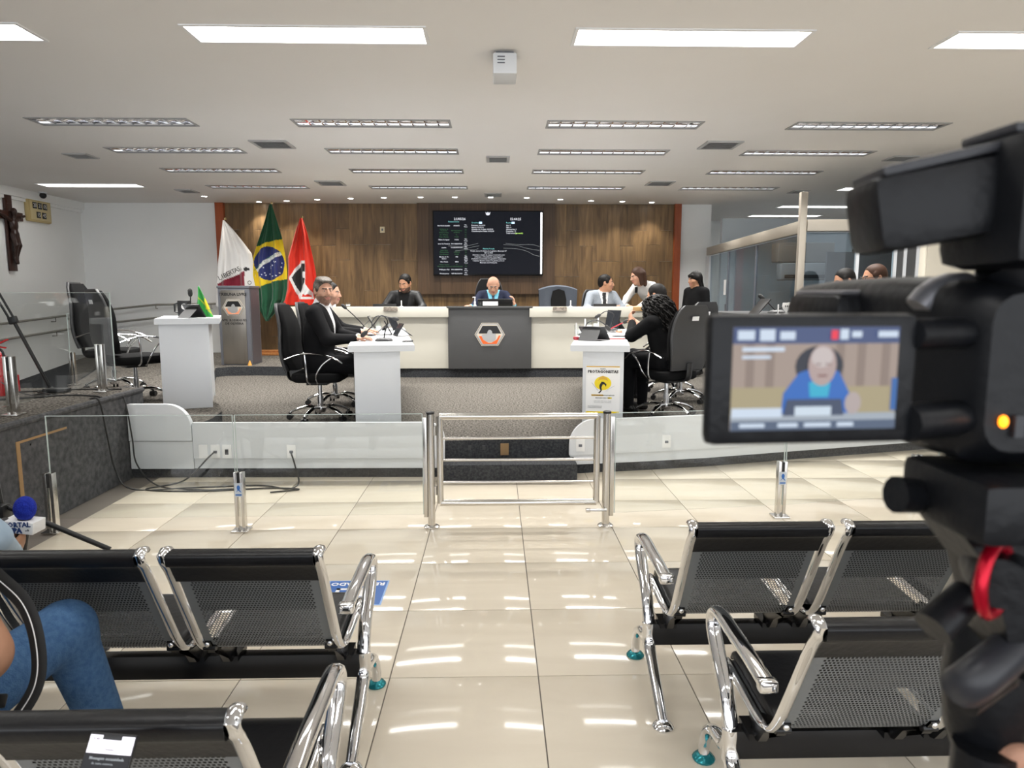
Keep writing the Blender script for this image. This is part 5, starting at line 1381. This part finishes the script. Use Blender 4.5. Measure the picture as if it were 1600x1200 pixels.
# black boom stand by the reporter
t = thing('microphone_stand', 'black tripod stand beside the reporter with the blue microphone', 'stand', (-2.05,3.0,0))
MB().tube([(-.05,0,0),(-.17,.0,1.25)], .014, 10).build('pole', PLAST, t, 50)
MB().tube([(-.06,-.02,.62),(.32,.05,.40)], .012, 8).build('brace', PLAST, t, 50); MB().tube([(-.08,0,.35),(.36,-.1,.0)], .012, 8).build('leg', PLAST, t, 50); MB().tube([(-.08,0,.35),(-.4,.25,.0)], .012, 8).build('leg', PLAST, t, 50); MB().tube([(-.08,0,.35),(-.35,-.25,.0)], .012, 8).build('leg', PLAST, t, 50)
MB().box((-.10,-.02,.60), (.07,.06,.07), ch=.015).build('clamp', PLAST, t); MB().cyl((-.14,-.05,.92), (-.10,-.05,.92), .018).build('knob', STEEL, t)
# right hand high desk with cups
t = thing('side_desk', 'dark high desk in front of the man with glasses', 'desk', (3.05,7.1,.31))
MB().b2((-.55,-.35,.98), (.25,1.2,1.02), ch=.004).build('desk_top', PLASTG, t); MB().b2((-.5,-.3,0), (-.46,1.15,.98)).build('front_panel', WHITE, t); MB().b2((-.5,-.33,0), (.2,-.3,.98)).build('end_panel', WHITE, t)
cup('white printed cup standing alone on the dark high desk', 2.875, 6.86, 1.331, 1.05); cup('white printed cup beside the clasped hands', 3.02, 6.86, 1.331, 1.05); cup('white printed cup just behind the other on the dark desk', 3.03, 7.1, 1.331, 1.05)
gooseneck('microphone with slim neck turned towards the glass room', 2.95, 7.3, 1.331, [(-.03,0,.05),(-.08,0,.10),(-.14,0,.15)], group='gooseneck microphones on desks'); gooseneck('microphone stretching towards the man with glasses', 3.05, 7.5, 1.331, [(.03,0,.05),(.14,0,.10),(.25,0,.145)], group='gooseneck microphones on desks')
t = MB().box((0,0,.06), (.20,.25,.012), rot=(R(0),R(-50),0), ch=.004).build('dark_laptop', PLAST, None, 30, (2.64,6.95,1.345)); tag(t, 'dark laptop lid on the high desk near the glass wall', 'laptop')
candle('thin white pin on the dark high desk', 2.78, 6.83, 1.331, .10)
# ------------------------------------------------------------ people
SUITK = mat('suit_black', (.007,.007,.008), .8, spec=.15, bump=(200,.15)); TROU = mat('trousers_black', (.008,.008,.009), .85, spec=.12); SHOE = mat('shoe_black', (.01,.01,.01), .35)
SHIRTW = mat('shirt_white', (.66,.66,.67), .7); SUITN = mat('suit_navy', (.016,.020,.042), .8, spec=.15); SUITG = mat('suit_light_grey', (.25,.275,.31), .8, noise=(90,(.20,.225,.26),.4,.6))
SHIRTB = mat('shirt_teal', (.12,.42,.55), .6); BLOUSE = mat('blouse_white', (.55,.54,.53), .7); DRESSK = mat('dress_black', (.006,.006,.0065), .85, spec=.12)
SHIRTC = mat('shirt_light_blue', (.40,.51,.62), .7, noise=(9,(.34,.45,.57),.4,.7)); JEANS = mat('jeans', (.045,.12,.26), .85, noise=(70,(.075,.17,.33),.35,.65), bump=(250,.4)); TEE = mat('tee_white', (.72,.74,.77), .75)
LEATHJ = mat('leather_jacket', (.010,.010,.011), .45, spec=.3)
def vfront(neck_z, v_z, half, shirt, cx=0., jacket=1):
    """open collar: a V of shirt on the front of the jacket (front = -Y)"""
    def paint(C, N, ml):
        t = (C[:,2]-v_z)/(neck_z-v_z)
        m = (ml == jacket) & (N[:,1] < -.15) & (t > 0) & (t < 1.35) & (np.abs(C[:,0]-cx) < half*np.clip(t, 0, 1))
        ml[m] = shirt; return ml
    return paint
# 1 the suited man at the near left desk: faces +x, head turned to the public
P1 = person('man in an open-collared black suit and white shirt looking at the public', (-1.70,6.82,.30), R(90),
    seated(chest=(0,.0,.90), neck=(0,-.015,1.105), head=(-.01,-.05,1.26), shl=(.205,.0,1.05), shr=(-.215,.0,1.05), ell=(.28,-.12,.83), elr=(-.29,-.14,.81),
           wrl=(.10,-.33,.815), wrr=(-.13,-.34,.81), hdl=(-.5,-.8,.05), hdr=(.35,-.9,.05), pnl=(0,0,-1), pnr=(0,0,-1)),
    [SKINL, SUITK, TROU, SHOE, SHIRTW, BEARD, LIPS, BROWM], hd=dict(fwd=(-.80,-.60,-.04), beard=1, brow=1, hair='full', hairmat=HAIRG, s=1.06), vox=.0065, thick=1.20,
    paint=vfront(1.12, .78, .085, 4))
# 2 the man next to him
P2 = person('man mostly hidden behind the suited man, hand resting on the desk', (-1.90,7.75,.30), R(90),
    seated(head=(.02,-.10,1.24), neck=(0,-.04,1.10), ell=(.24,-.15,.85), elr=(-.26,-.18,.84), wrr=(-.20,-.43,.83), wrl=(.12,-.42,.83), hdr=(.1,-1,.03), hdl=(-.2,-1,.02)),
    [SKINL, SUITK, TROU, SHOE, SHIRTW, BEARDB, LIPS, BROWM], hd=dict(fwd=(-.2,-1,-.1), brow=1, hair='short', hairmat=HAIRB), thick=1.08, paint=vfront(1.12,.85,.07,4))
# 3 man in black jacket at the board
P3 = person('bearded man in a black jacket looking down at the board desk', (-1.42,11.05,.46), 0,
    seated(head=(.02,-.07,1.235), neck=(0,-.02,1.10), ell=(.30,-.12,.86), elr=(-.30,-.12,.86), wrl=(.16,-.36,.78), wrr=(-.16,-.36,.78), hdl=(-.7,-.7,0), hdr=(.7,-.7,0)),
    [SKIN, LEATHJ, TROU, SHOE, FABRIC, BEARDB, LIPS, BROWM], hd=dict(fwd=(-.35,-1,-.42), beard=1, brow=1, hair='short', hairmat=HAIRB, s=1.12), thick=1.12, paint=vfront(1.13,.6,.10,4))
# 4 the president
def p4(C, N, ml):
    ml = vfront(1.13,.70,.10,4)(C, N, ml); m = (np.abs(C[:,0]) < .022) & (N[:,1] < -.1) & (C[:,2] < 1.06) & (ml == 4); ml[m] = 8; return ml
P4 = person('bald man in a navy suit and teal shirt reading at the council president seat', (-.03,10.92,.46), 0,
    seated(head=(.0,-.12,1.20), neck=(0,-.04,1.08), chest=(0,-.02,.88), ell=(.30,-.15,.88), elr=(-.30,-.17,.86), wrl=(.31,-.38,.90), wrr=(-.33,-.40,.88), hdl=(-.05,-.25,1), hdr=(-.6,-.8,.1), pnl=(-1,0,0), pnr=(0,0,-1), cul=.55, cur=.5),
    [SKINL, SUITN, TROU, SHOE, SHIRTB, BEARD, LIPS, HAIRG, mat('tie_dark', (.02,.03,.06), .6)], hd=dict(fwd=(.02,-1,-.55), brow=1, s=1.10, wide=1.05), thick=1.15, paint=p4)
# 5 grey suit
def p5(C, N, ml):
    ml = vfront(1.14,.68,.085,4)(C, N, ml); m = (np.abs(C[:,0]) < .028) & (N[:,1] < -.1) & (C[:,2] < 1.09) & (ml == 4); ml[m] = 8; return ml
P5 = person('smiling man in a light grey suit and dark tie turned to the woman', (1.68,11.0,.46), R(12),
    seated(head=(.04,-.05,1.235), neck=(.015,-.01,1.10), ell=(.29,-.12,.84), elr=(-.29,-.10,.84), wrl=(.26,-.38,.88), wrr=(-.12,-.38,.80), hdl=(.1,-1,0), hdr=(.6,-.8,0)),
    [SKIN, SUITG, TROU, SHOE, SHIRTW, BEARD, LIPS, BROWM, mat('tie_black', (.012,.012,.014), .6)], hd=dict(fwd=(1,-.45,-.05), brow=1, hair='short', hairmat=HAIRB, s=1.1, smile=1), thick=1.12, paint=p5)
# 6 leaning woman
def p6(C, N, ml): return ml
P6 = person('laughing woman in a white shirt with brown hair leaning over the board desk', (2.47,11.15,.46), R(-55),
    standing(pelvis=(0,.16,.90), chest=(0,-.06,1.10), neck=(0,-.20,1.24), head=(0,-.30,1.345), shl=(.17,-.14,1.19), shr=(-.17,-.14,1.19), ell=(.24,-.26,.98), elr=(-.22,-.30,1.0), wrl=(.16,-.40,.88), wrr=(-.14,-.46,.90), hdl=(0,-1,0), hdr=(0,-1,0),
             hpl=(.085,.14,.90), hpr=(-.085,.14,.90), knl=(.09,.06,.49), knr=(-.09,.06,.49), anl=(.09,.12,.08), anr=(-.09,.12,.08), tol=(.1,-.04,.03), tor=(-.1,-.04,.03)),
    [SKINL, BLOUSE, TROU, SHOE, BLOUSE, BEARD, LIPS, BROWM], hd=dict(fwd=(-.28,-1,-.30), brow=1, hair='long', hairmat=HAIRN, s=1.1, smile=1), thick=1.05)
m = MB(); m.box((0,0,0), (.05,.02,.09), ch=.01); m.build('neck_scarf', DRESSK, P6, 40, (-.02,-.30,1.13))
# 7 standing woman in black
P7 = person('woman in black with a fringe standing by the wood wall edge', (2.98,10.35,.31), R(-60),
    standing(pelvis=(0,0,.88), chest=(0,0,1.13), neck=(0,-.01,1.31), head=(0,-.04,1.43), shl=(.165,.0,1.25), shr=(-.165,0,1.25), ell=(.21,.0,.99), elr=(-.20,-.02,.99), wrl=(.12,-.18,.95), wrr=(-.12,-.18,.95), hdl=(-.6,-.7,0), hdr=(.6,-.7,0),
             hpl=(.085,0,.86), hpr=(-.085,0,.86), knl=(.09,-.01,.47), knr=(-.09,-.01,.47)),
    [SKIND, DRESSK, TROU, SHOE, DRESSK, BEARD, LIPS, BROWM], hd=dict(fwd=(-.25,-1,-.15), brow=1, hair='fringe', hairmat=HAIRB, s=.98, smile=.6), thick=1.02)
# 8 curly haired woman, seen from behind
P8 = person('woman in black with long curly hair seated at the poster desk, seen from behind', (1.72,6.88,.30), R(-140),
    seated(chest=(0,-.06,.82), neck=(0,-.12,1.0), head=(0,-.17,1.10), shl=(.19,-.08,.95), shr=(-.19,-.08,.95), ell=(.26,-.26,.82), elr=(-.24,-.24,.82), wrl=(.08,-.40,.93), wrr=(-.16,-.46,.88), hdl=(-.2,-.5,.85), hdr=(.1,-.8,.5), pnl=(-.6,.4,0), pnr=(.6,.4,0), cul=.7, cur=.6,
           knl=(.12,-.40,.55), knr=(-.12,-.40,.55)),
    [SKINL, DRESSK, TROU, SHOE, DRESSK, BEARD, LIPS, BROWM], hd=dict(fwd=(0,-1,-.2), brow=1, s=1.0), thick=1.14)
def curls(P, s, n, parent, mtl, seed=1, drop=.20, rad=.125):
    rr = random.Random(seed); m = MB()
    for i in range(n):
        a = rr.uniform(0, 2*PI); e = rr.uniform(-.15, 1)       # start on the scalp
        ca = math.cos(a); sa = math.sin(a)
        if sa > .35 and e < .75: continue                      # keep the face free
        ce = math.sqrt(max(1-e*e, 0))
        x0, y0, z0 = .078*ce*ca, -.012+.094*ce*sa, .03+.09*e
        out = rr.uniform(.03, .095); L = rr.uniform(.6, 1.)*drop*(.7+.5*(1-max(e,0)))
        pts = []; ph = rr.uniform(0, 6); tw = rr.uniform(5, 8)
        for k in range(29):
            t = k/28; sp = out*math.sin(min(t*2.2, 1)*PI/2)
            x = x0+ca*sp*1.1+.012*math.cos(ph+tw*t*PI*1.1); y = y0+sa*sp-.01*t+.012*math.sin(ph+tw*t*PI*1.1); z = z0+.02*math.sin(t*PI)*max(e,0)-L*t**1.2
            pts.append(P(x, y, z))
        m.tube(pts, [.0068*s]*27+[.005*s,.002*s], 5)
    return m.build('curls', mtl, parent, 80)
P_, M_, s_ = o_P[P8.name]
H = Body(.008); H.ell(P_(0,-.02,.03), (.10,.11,.10), 0, .01, M_); H.cap(P_(0,-.08,-.02), P_(0,-.10,-.20), .10, .11, 0, .04)
for e in (-1,1): H.cap(P_(e*.08,-.03,.0), P_(e*.11,-.03,-.15), .06, .065, 0, .04)
hb = link('hair', H.mesh('hair', [HAIRB]), P8); curls(P_, 1.2, 680, hb, HAIRB, 4, .34)
# 9 person behind her
P9 = person('dark haired person in a white shirt seated behind the curly haired woman', (1.90,7.85,.27), R(-125),
    seated(head=(0,-.10,1.245), neck=(0,-.04,1.10), ell=(.25,-.2,.82), elr=(-.25,-.2,.82), wrl=(.14,-.4,.83), wrr=(-.14,-.4,.83)),
    [SKIN, BLOUSE, TROU, SHOE, BLOUSE, BEARD, LIPS, BROWM], hd=dict(fwd=(0,-1,-.25), brow=1, hair='short', hairmat=HAIRB, s=1.05))
# 10 man with glasses, 11 his neighbour
J10 = dict(head=(0,-.13,1.17), neck=(0,-.05,1.04), chest=(0,-.02,.84), shl=(.18,-.03,.98), shr=(-.18,-.03,.98), ell=(.27,-.22,.86), elr=(-.27,-.20,.86), wrl=(.10,-.42,.875), wrr=(-.10,-.42,.875), hdl=(-.75,-.55,.35), hdr=(.75,-.55,.35), pnl=(-.3,.5,-.3), pnr=(.3,.5,-.3), cul=.6, cur=.6)
P10 = person('man with dark framed glasses in profile behind the high dark desk', (3.92,7.0,.52), R(-80), seated(**J10),
    [SKIN, SUITK, TROU, SHOE, SHIRTW, BEARD, LIPS, BROWM], hd=dict(fwd=(-.15,-1,-.12), brow=1, hair='short', hairmat=HAIRN, s=1.12), thick=1.05)
P_, M_, s_ = o_P[P10.name]
m = MB()
for e in (-1, 1):
    pts = [P_(e*.031+.024*math.cos(a*PI/8), .105, .004+.018*math.sin(a*PI/8)) for a in range(17)]; m.tube(pts, .0032, 6, cap=False); m.tube([P_(e*.055,.103,.010), P_(e*.082,.07,.012), P_(e*.085,-.01,.010)], .003, 6)
m.tube([P_(-.008,.106,.008), P_(.008,.106,.008)], .003, 6); m.build('glasses', PLAST, P10, 60)
P11 = person('dark haired person bowed beside the man with glasses', (3.93,7.62,.50), R(-80), seated(**J10), [SKIN, SUITK, TROU, SHOE, SHIRTW, BEARD, LIPS, BROWM], hd=dict(fwd=(-.1,-1,-.3), brow=1, hair='short', hairmat=HAIRB, s=1.1))
for x, y in ((4.0,7.0),(4.01,7.64)):
    o = MB(); o.b2((-.24,-.24,0), (.24,.24,.62), ch=.03); o.b2((.16,-.22,.62), (.24,.22,1.0), ch=.03); 
    c = thing('desk_chair', 'dark upholstered chair hidden under the '+('man with glasses' if y == 7.0 else 'bowed person beside him'), 'chair', (x,y,.31)); o.build('upholstery', FABRIC, c)
# 12 reporter in light blue at the left edge
P12 = person('reporter in a light blue shirt holding the blue microphone', (-2.19,2.33,.0), R(180),
    seated(pelvis=(0,.03,.53), chest=(0,.0,.84), neck=(0,-.02,1.04), head=(0,-.06,1.19), shl=(.19,0,.98), shr=(-.22,-.03,.97), ell=(.25,-.15,.72), elr=(-.37,-.14,.66), wrl=(.12,-.36,.62), wrr=(-.235,-.42,.50), hdr=(.15,-1,.35), hdl=(-.4,-.9,0), pnr=(.9,.1,.3), cur=.9,
           hpl=(.09,0,.50), hpr=(-.09,0,.50), knl=(.13,-.44,.49), knr=(-.13,-.44,.49)),
    [SKIND, SHIRTC, TROU, SHOE, SHIRTC, BEARD, LIPS, BROWM], hd=dict(fwd=(0,-1,-.1), brow=1, hair='short', hairmat=HAIRB), vox=.0065, thick=1.12)
t = thing('reporter_microphone', 'handheld microphone with royal blue foam and a white name flag', 'microphone', (-1.975,2.865,.505))
FOAM = mat('blue_foam', (.004,.018,.30), .9, noise=(60,(.008,.03,.40),.4,.6), bump=(180,.8)); MB().ell((.012,0,.145), (.042,.042,.052), 18, 12).build('foam', FOAM, t, 60)
MB().tube([(-.03,0,-.09),(0,0,.06),(.008,0,.11)], [.020,.024,.026], 14).build('handle', PLAST, t, 50)
fl_ = MB().box((.0,0,.075), (.13,.085,.05), rot=(0,R(6),R(0)), ch=.003).build('name_flag', PAPER, t)
texts('lettering', [('PORTAL', .029, (.004,-.0445,.088), 'CENTER', .001), ('MPA', .029, (-.008,-.0445,.063), 'CENTER', .002)], mat('navy_print', (.02,.05,.18), .5), fl_)
MB().tube([(.035,-.0445,.063),(.05,-.0445,.063),(.045,-.0445,.069)], .002, 4).build('arrow_mark', GREYL, fl_)
m = MB(); m.cyl((-.062,-.05,.095), (-.062,-.015,.095), .018); m.build('clip', PLAST, t)
# 13 person in jeans at the left edge
P13 = person('seated person in blue jeans and white T-shirt with a black camera strap', (-1.44,1.50,.0), R(180),
    seated(pelvis=(0,.02,.53), chest=(0,.02,.84), neck=(0,.0,1.04), head=(0,-.04,1.19), shl=(.19,0,.98), shr=(-.20,0,.98), ell=(.26,-.05,.72), elr=(-.31,.04,.755), wrl=(.16,-.30,.66), wrr=(-.14,-.16,.62), hdr=(.3,-.8,-.3), hdl=(-.4,-.9,0),
           hpl=(.09,0,.52), hpr=(-.10,-.02,.53), knl=(.14,-.44,.50), knr=(-.205,-.42,.585), anl=(.15,-.42,.10), anr=(-.29,-.50,.10), tol=(.16,-.58,.04), tor=(-.30,-.66,.04)),
    [SKIN, TEE, JEANS, SHOE, TEE, BEARD, LIPS, BROWM], hd=dict(fwd=(0,-1,-.1), brow=1, hair='short', hairmat=HAIRB), vox=.0065, thick=1.12,
    paint=lambda C, N, ml: np.where((ml == 1) & (np.abs(C[:,0]) > .20) & (C[:,2] < .86), 0, ml))
m = MB(); st = spline([(.05,-.10,1.08),(-.12,-.16,.98),(-.24,-.12,.88),(-.335,-.08,.82),(-.385,-.04,.74),(-.40,.0,.66),(-.36,.04,.58)], 8)
m.tube(st, .020, 8, sx=.25, sy=1.); stp = m.build('camera_strap', mat('strap_black', (.012,.012,.012), .7), P13, 50)
m = MB()
for e in (-1, 1): m.tube([p+Vector((-.006, 0, 0))+Vector((0,e*.014,e*.006)) for p in st], .0012, 4)
m.build('strap_stitching', PAPER, stp)
m = MB(); m.box((-.345,.05,.655), (.02,.05,.03), rot=(R(30),0,0), ch=.005); m.build('buckle', PLAST, stp)
# 14 hand with a phone at the bottom edge
B = Body(.0035); hand(B, (-.03,-.05,-.14), (.25,.45,.85), (.1,.9,-.4), 0, side=1, curl=.5, s=1.); B.chain([(-.03,-.05,-.14),(-.10,-.22,-.24)], [.03,.045], 0, .02); B.chain([(-.10,-.22,-.24),(-.16,-.40,-.32)], [.052,.06], 1, .01)
hh = link('person', B.mesh('person', [SKINL, SUITK]), None, (-.66,.98,.80)); tag(hh, 'hand and dark sleeve of someone holding a phone over the bench', 'person')
t = thing('smartphone', 'smartphone with a lit white and black chat screen held over the bench', 'phone', (-.617,1.01,.778)); t.rotation_euler = (R(-33), R(6), R(0))
MB().b2((-.037,-.004,-.075), (.037,.004,.075), ch=.003).build('body', PLAST, t)
MB().b2((-.0345,-.0048,.046), (.0345,-.0041,.0715)).build('screen', mat('phone_white', (.85,.80,.88), .3, emit=.7), t); MB().b2((-.0345,-.0047,-.072), (.0345,-.0041,.046)).build('screen_dark', mat('phone_dark', (.01,.01,.013), .2), t); MB().b2((-.015,-.0052,.0655), (.015,-.0046,.072), ch=.0002).build('notch', PLAST, t)
texts('screen_text', [('15:45', .006, (-.025,-.0053,.066), 'CENTER', 0), ('...', .008, (.0,-.0053,.060), 'CENTER', 0), ('Sessão', .0055, (0,-.0053,.052), 'CENTER', 0)], PLASTG, t)
texts('screen_text', [('Mensagem encaminhada', .0055, (.0,-.0053,.039), 'CENTER', .0001), ('de outra conversa', .0045, (-.005,-.0053,.032), 'CENTER', 0)], T_S, t)
# ------------------------------------------------------------ camcorder on its tripod
CAMB = mat('camcorder_black', (.004,.0045,.006), .4, spec=.3, bump=(90,.1)); CAMG = mat('camcorder_grey', (.022,.023,.028), .38); CAMS = mat('camcorder_silver', (.22,.22,.24), .3, .6)
t = thing('camcorder', 'professional video camera with its flip screen open on the tripod', 'video camera', (.31,.50,1.43))
# body: origin under the body; +y towards the stage
m = MB(); rings = []
for y, w, h, zc in ((-.075,.085,.10,.060),(-.06,.105,.118,.058),(.03,.11,.125,.06),(.12,.11,.12,.062),(.20,.10,.105,.066),(.23,.085,.09,.066)):
    rings.append([(.040+a, y, zc+b) for a, b in rrect(w, h, .018, 4)])
loft(m, rings); m.build('body', CAMB, t, 40)
m = MB(); m.lathe([(.036,0),(.036,.06)], (.040,.22,.038), 24, rot=(R(-90),0,0)); m.build('lens_barrel', CAMB, t, 40)
m = MB(); rings = []
for y, w, h in ((.27,.075,.06),(.30,.10,.07),(.36,.11,.075)): rings.append([(.035+a, y, .035+b) for a, b in rrect(w, h, .012, 3)])
loft(m, rings); m.build('lens_hood', CAMB, t, 40)
MB().b2((-.035,.06,.05), (.06,.16,.110), ch=.012).build('front_block', CAMB, t, 40); MB().b2((-.028,.065,.1085), (.055,.155,.1125), ch=.002).build('front_block_lit_top', CAMS, t, 40)  # silver slab on top paints the light along the block's upper edge
# handle and microphone holder above
m = MB(); m.tube(spline([(.088,-.06,.10),(.088,-.06,.14),(.066,-.05,.17),(.064,.0,.182),(.066,.05,.186)], 6), .021, 12, sx=1.1, sy=.9); m.build('top_handle', CAMB, t, 60)
MB().b2((-.01,-.10,.125), (.09,-.02,.205), ch=.014).build('viewfinder', CAMB, t, 40)
m = MB(); m.box((-.030,-.045,.165), (.085,.06,.048), rot=(0,R(-10),R(-8)), ch=.010); vfb = m.build('audio_unit', CAMB, t, 40)
MB().box((-.030,-.045,.192), (.080,.055,.006), rot=(0,R(-12),R(-8)), ch=.002).build('audio_unit_lid', CAMG, vfb, 40)
m = MB(); m.tube([(.02,-.05,.135),(.055,-.055,.10)], .022, 10); m.build('viewfinder_neck', CAMB, t, 50)
for i in range(5): MB().box((.0+.02*i,-.06,.2065), (.012,.05,.006), ch=.002).build('button', CAMG, t)
m = MB(); m.tube([(.03,-.03,.105),(.018,-.03,.085)], .0015, 6); m.tube([(.034,-.03,.105),(.022,-.03,.085)], .0015, 6); m.build('thin_cord', CABLE, t)
m = MB(); m.tube(arc((.01,-.02,.085), .03, 20, 150, 8, 'xz'), .010, 10); m.build('chrome_hinge_cover', CAMS, t, 60)
MB().box((.018,-.0765,.027), (.006,.004,.014)).build('tally_switch', CAMG, t)
MB().ell((.0085,-.0765,.030), (.0026,.003,.004), 10, 8).build('orange_lamp', mat('orange_lamp', (1,.25,.01), .4, emit=3.), t)
for i, z in enumerate((.085,.07,.05)): MB().ell((.030,-.077,z), (.005,.003,.005)).build('button', CAMG, t)
# flip screen
l = MB().box((-.118,-.080,.058), (.131,.014,.080), rot=(0,0,R(4)), ch=.006).build('flip_screen', CAMB, t, 40)
MB().tube([(-.055,-.078,.030),(-.01,-.06,.030)], .012, 10).build('hinge', CAMB, l, 50); MB().tube([(-.055,-.078,.085),(-.01,-.06,.085)], .010, 10).build('hinge', CAMB, l, 50)
pic = bpy.data.objects.new('screen_picture', None)
def flat(name, poly, c, em, lay, dep=.00025):
    m = MB(); m.prism(poly, -.0001, .0001, 'y'); o = m.build(name, mat('lcd_'+name, (.01,.01,.012), .5, emit=em, ecol=c), l, None, (-.1175,-.0872-dep*lay,.059), (0,0,R(4))); return o
sw, sh = .104, .062
rect = lambda x0, x1, z0, z1: [((x0-.5)*sw, (z0-.5)*sh), ((x1-.5)*sw, (z0-.5)*sh), ((x1-.5)*sw, (z1-.5)*sh), ((x0-.5)*sw, (z1-.5)*sh)]
el = lambda cx, cz, rx, rz, n=20: [((cx-.5)*sw+rx*sw*math.cos(2*PI*k/n), (cz-.5)*sh+rz*sh*math.sin(2*PI*k/n)) for k in range(n)]
pl_ = lambda pts: [((x-.5)*sw, (z-.5)*sh) for x, z in pts]
flat('background', rect(0,1,0,1), (.46,.36,.30), .55, 0)
flat('lower_wall', rect(0,1,.10,.42), (.50,.42,.24), .55, 1)
flat('header', rect(0,1,.84,1), (.06,.10,.26), .5, 1)
for k, x in enumerate((.08,.2,.62,.75,.9)): flat('plank_shade', rect(x,x+.05,.42,.84), (.36,.27,.22), .5, 1)
flat('chair', el(.52,.62,.145,.20), (.02,.03,.06), .3, 2)
flat('suit', pl_([(.30,.12),(.31,.36),(.40,.56),(.52,.62),(.64,.57),(.71,.36),(.72,.12)]), (.012,.13,.50), .7, 3)
flat('desk', rect(0,1,.0,.16), (.42,.48,.55), .6, 4)
flat('shirt', pl_([(.47,.32),(.46,.46),(.52,.50),(.59,.46),(.58,.32)]), (.02,.42,.62), .7, 4)
flat('face', el(.535,.63,.085,.20), (.62,.47,.44), .5, 5)
flat('forehead', el(.53,.71,.065,.10), (.80,.70,.68), .5, 6)
flat('brow', rect(.49,.525,.635,.65), (.30,.18,.16), .4, 6)
flat('brow', rect(.55,.585,.635,.65), (.30,.18,.16), .4, 6)
flat('mouth', rect(.51,.565,.52,.54), (.36,.16,.15), .4, 6)
flat('monitor', pl_([(.31,.14),(.33,.30),(.66,.30),(.68,.14)]), (.05,.08,.16), .5, 6)
flat('name_card', rect(.38,.60,.14,.23), (.62,.72,.82), .7, 7)
flat('hand', el(.73,.26,.05,.11), (.62,.52,.50), .5, 7)
flat('edge_blue', rect(.965,1,.18,.50), (.02,.14,.45), .6, 5)
flat('red_mark', rect(.58,.62,.88,.97), (.75,.02,.05), .8, 5)
flat('footer', rect(0,1,0,.09), (.10,.15,.25), .5, 6)
for k, (x0, x1, z0, z1) in enumerate(((.02,.12,.88,.97),(.15,.24,.87,.98),(.27,.36,.88,.96),(.63,.68,.88,.98),(.70,.76,.90,.96),(.86,.98,.90,.96),(.05,.30,.77,.81),(.05,.22,.70,.73),(.05,.20,.03,.07),(.28,.40,.03,.07),(.44,.60,.03,.07),(.64,.74,.03,.07),(.0,.3,.13,.22))):
    flat('readout', rect(x0,x1,z0,z1), (.62,.72,.85), .7, 8)
bpy.data.objects.remove(pic)
# tripod
t = thing('tripod', 'black video tripod with a red ringed fluid head carrying the camera', 'tripod', (.37,.50,0))
MB().b2((-.075,-.10,1.385), (.07,-.01,1.425), ch=.008).build('quick_release_plate', CAMB, t)
m = MB(); m.tube([(-.06,-.03,1.398),(-.092,-.035,1.401)], [.012,.013], 12); m.build('side_knob', CAMB, t, 40)
m = MB(); m.prism([(-.075,1.40),(.06,1.40),(.06,1.30),(.0,1.27),(-.02,1.30),(-.035,1.35)], -.06, -.01, 'y'); m.build('tilt_housing', CAMB, t, 30)
m = MB(); m.tube([(-.038,-.07,1.350),(-.02,-.04,1.350)], [.017,.022], 24); hd_ = m.build('drag_dial', CAMB, t, 40)
m = MB(); m.tube([(-.040+.0175*math.cos(a*PI/16), -.066+.012*math.cos(a*PI/16), 1.352+.0235*math.sin(a*PI/16)) for a in range(33)], .0045, 8, cap=False); m.build('red_ring', mat('red_anodised', (.45,.004,.02), .25, .6), hd_, 60)
m = MB(); m.tube([(-.045,-.05,1.335),(-.075,-.06,1.315)], [.011,.013], 12); m.build('lock_knob', CAMB, t, 40)
m = MB(); m.tube(spline([(.03,-.03,1.31),(-.01,-.05,1.295),(-.040,-.06,1.28),(-.045,-.05,1.265)], 5), [.014]*16, 10); m.build('bowl_clamp', CAMG, t, 50)
m = MB(); m.tube([(.0,-.03,1.265),(-.042,-.05,1.255)], [.012,.011], 12); m.build('lock_knob', CAMB, t, 40)
m = MB(); m.lathe([(.022,1.18),(.03,1.20),(.034,1.24),(.03,1.29),(.022,1.31)], (.015,.0,0), seg=20); m.build('bowl', CAMB, t, 40)
for k in range(3):
    a = R(30+120*k); d = Vector((math.cos(a), math.sin(a), 0))
    lg = MB().tube([d*.04+Vector((0,0,1.0)), d*.24+Vector((0,0,.55))], .018, 10).build('leg', CAMB, t, 50); MB().tube([d*.22+Vector((0,0,.60)), d*.44+Vector((0,0,.012))], .012, 8).build('lower_leg', CAMG, lg, 50)
MB().tube([(.0,-.02,1.20),(.0,-.02,.75)], .022, 12).build('centre_column', CAMB, t, 50)
m = MB(); m.tube([(.03,-.03,1.33),(.08,-.25,1.22),(.12,-.42,1.16)], .011, 10); m.build('pan_handle', CAMB, t, 50)
# operator's hand on the tripod
B = Body(.0035); hand(B, (.06,-.10,-.03), (-.95,.2,.25), (-.1,.7,-.6), 0, side=-1, curl=.45); B.chain([(.06,-.10,-.03),(.16,-.20,-.08)], [.028,.042], 0, .02); B.chain([(.16,-.20,-.08),(.34,-.34,-.2)], [.05,.06], 1, .01)
o = link('person', B.mesh('person', [SKINL, SUITK]), None, (.435,.51,1.188)); tag(o, 'camera operator\'s hand and dark sleeve at the tripod column', 'person')
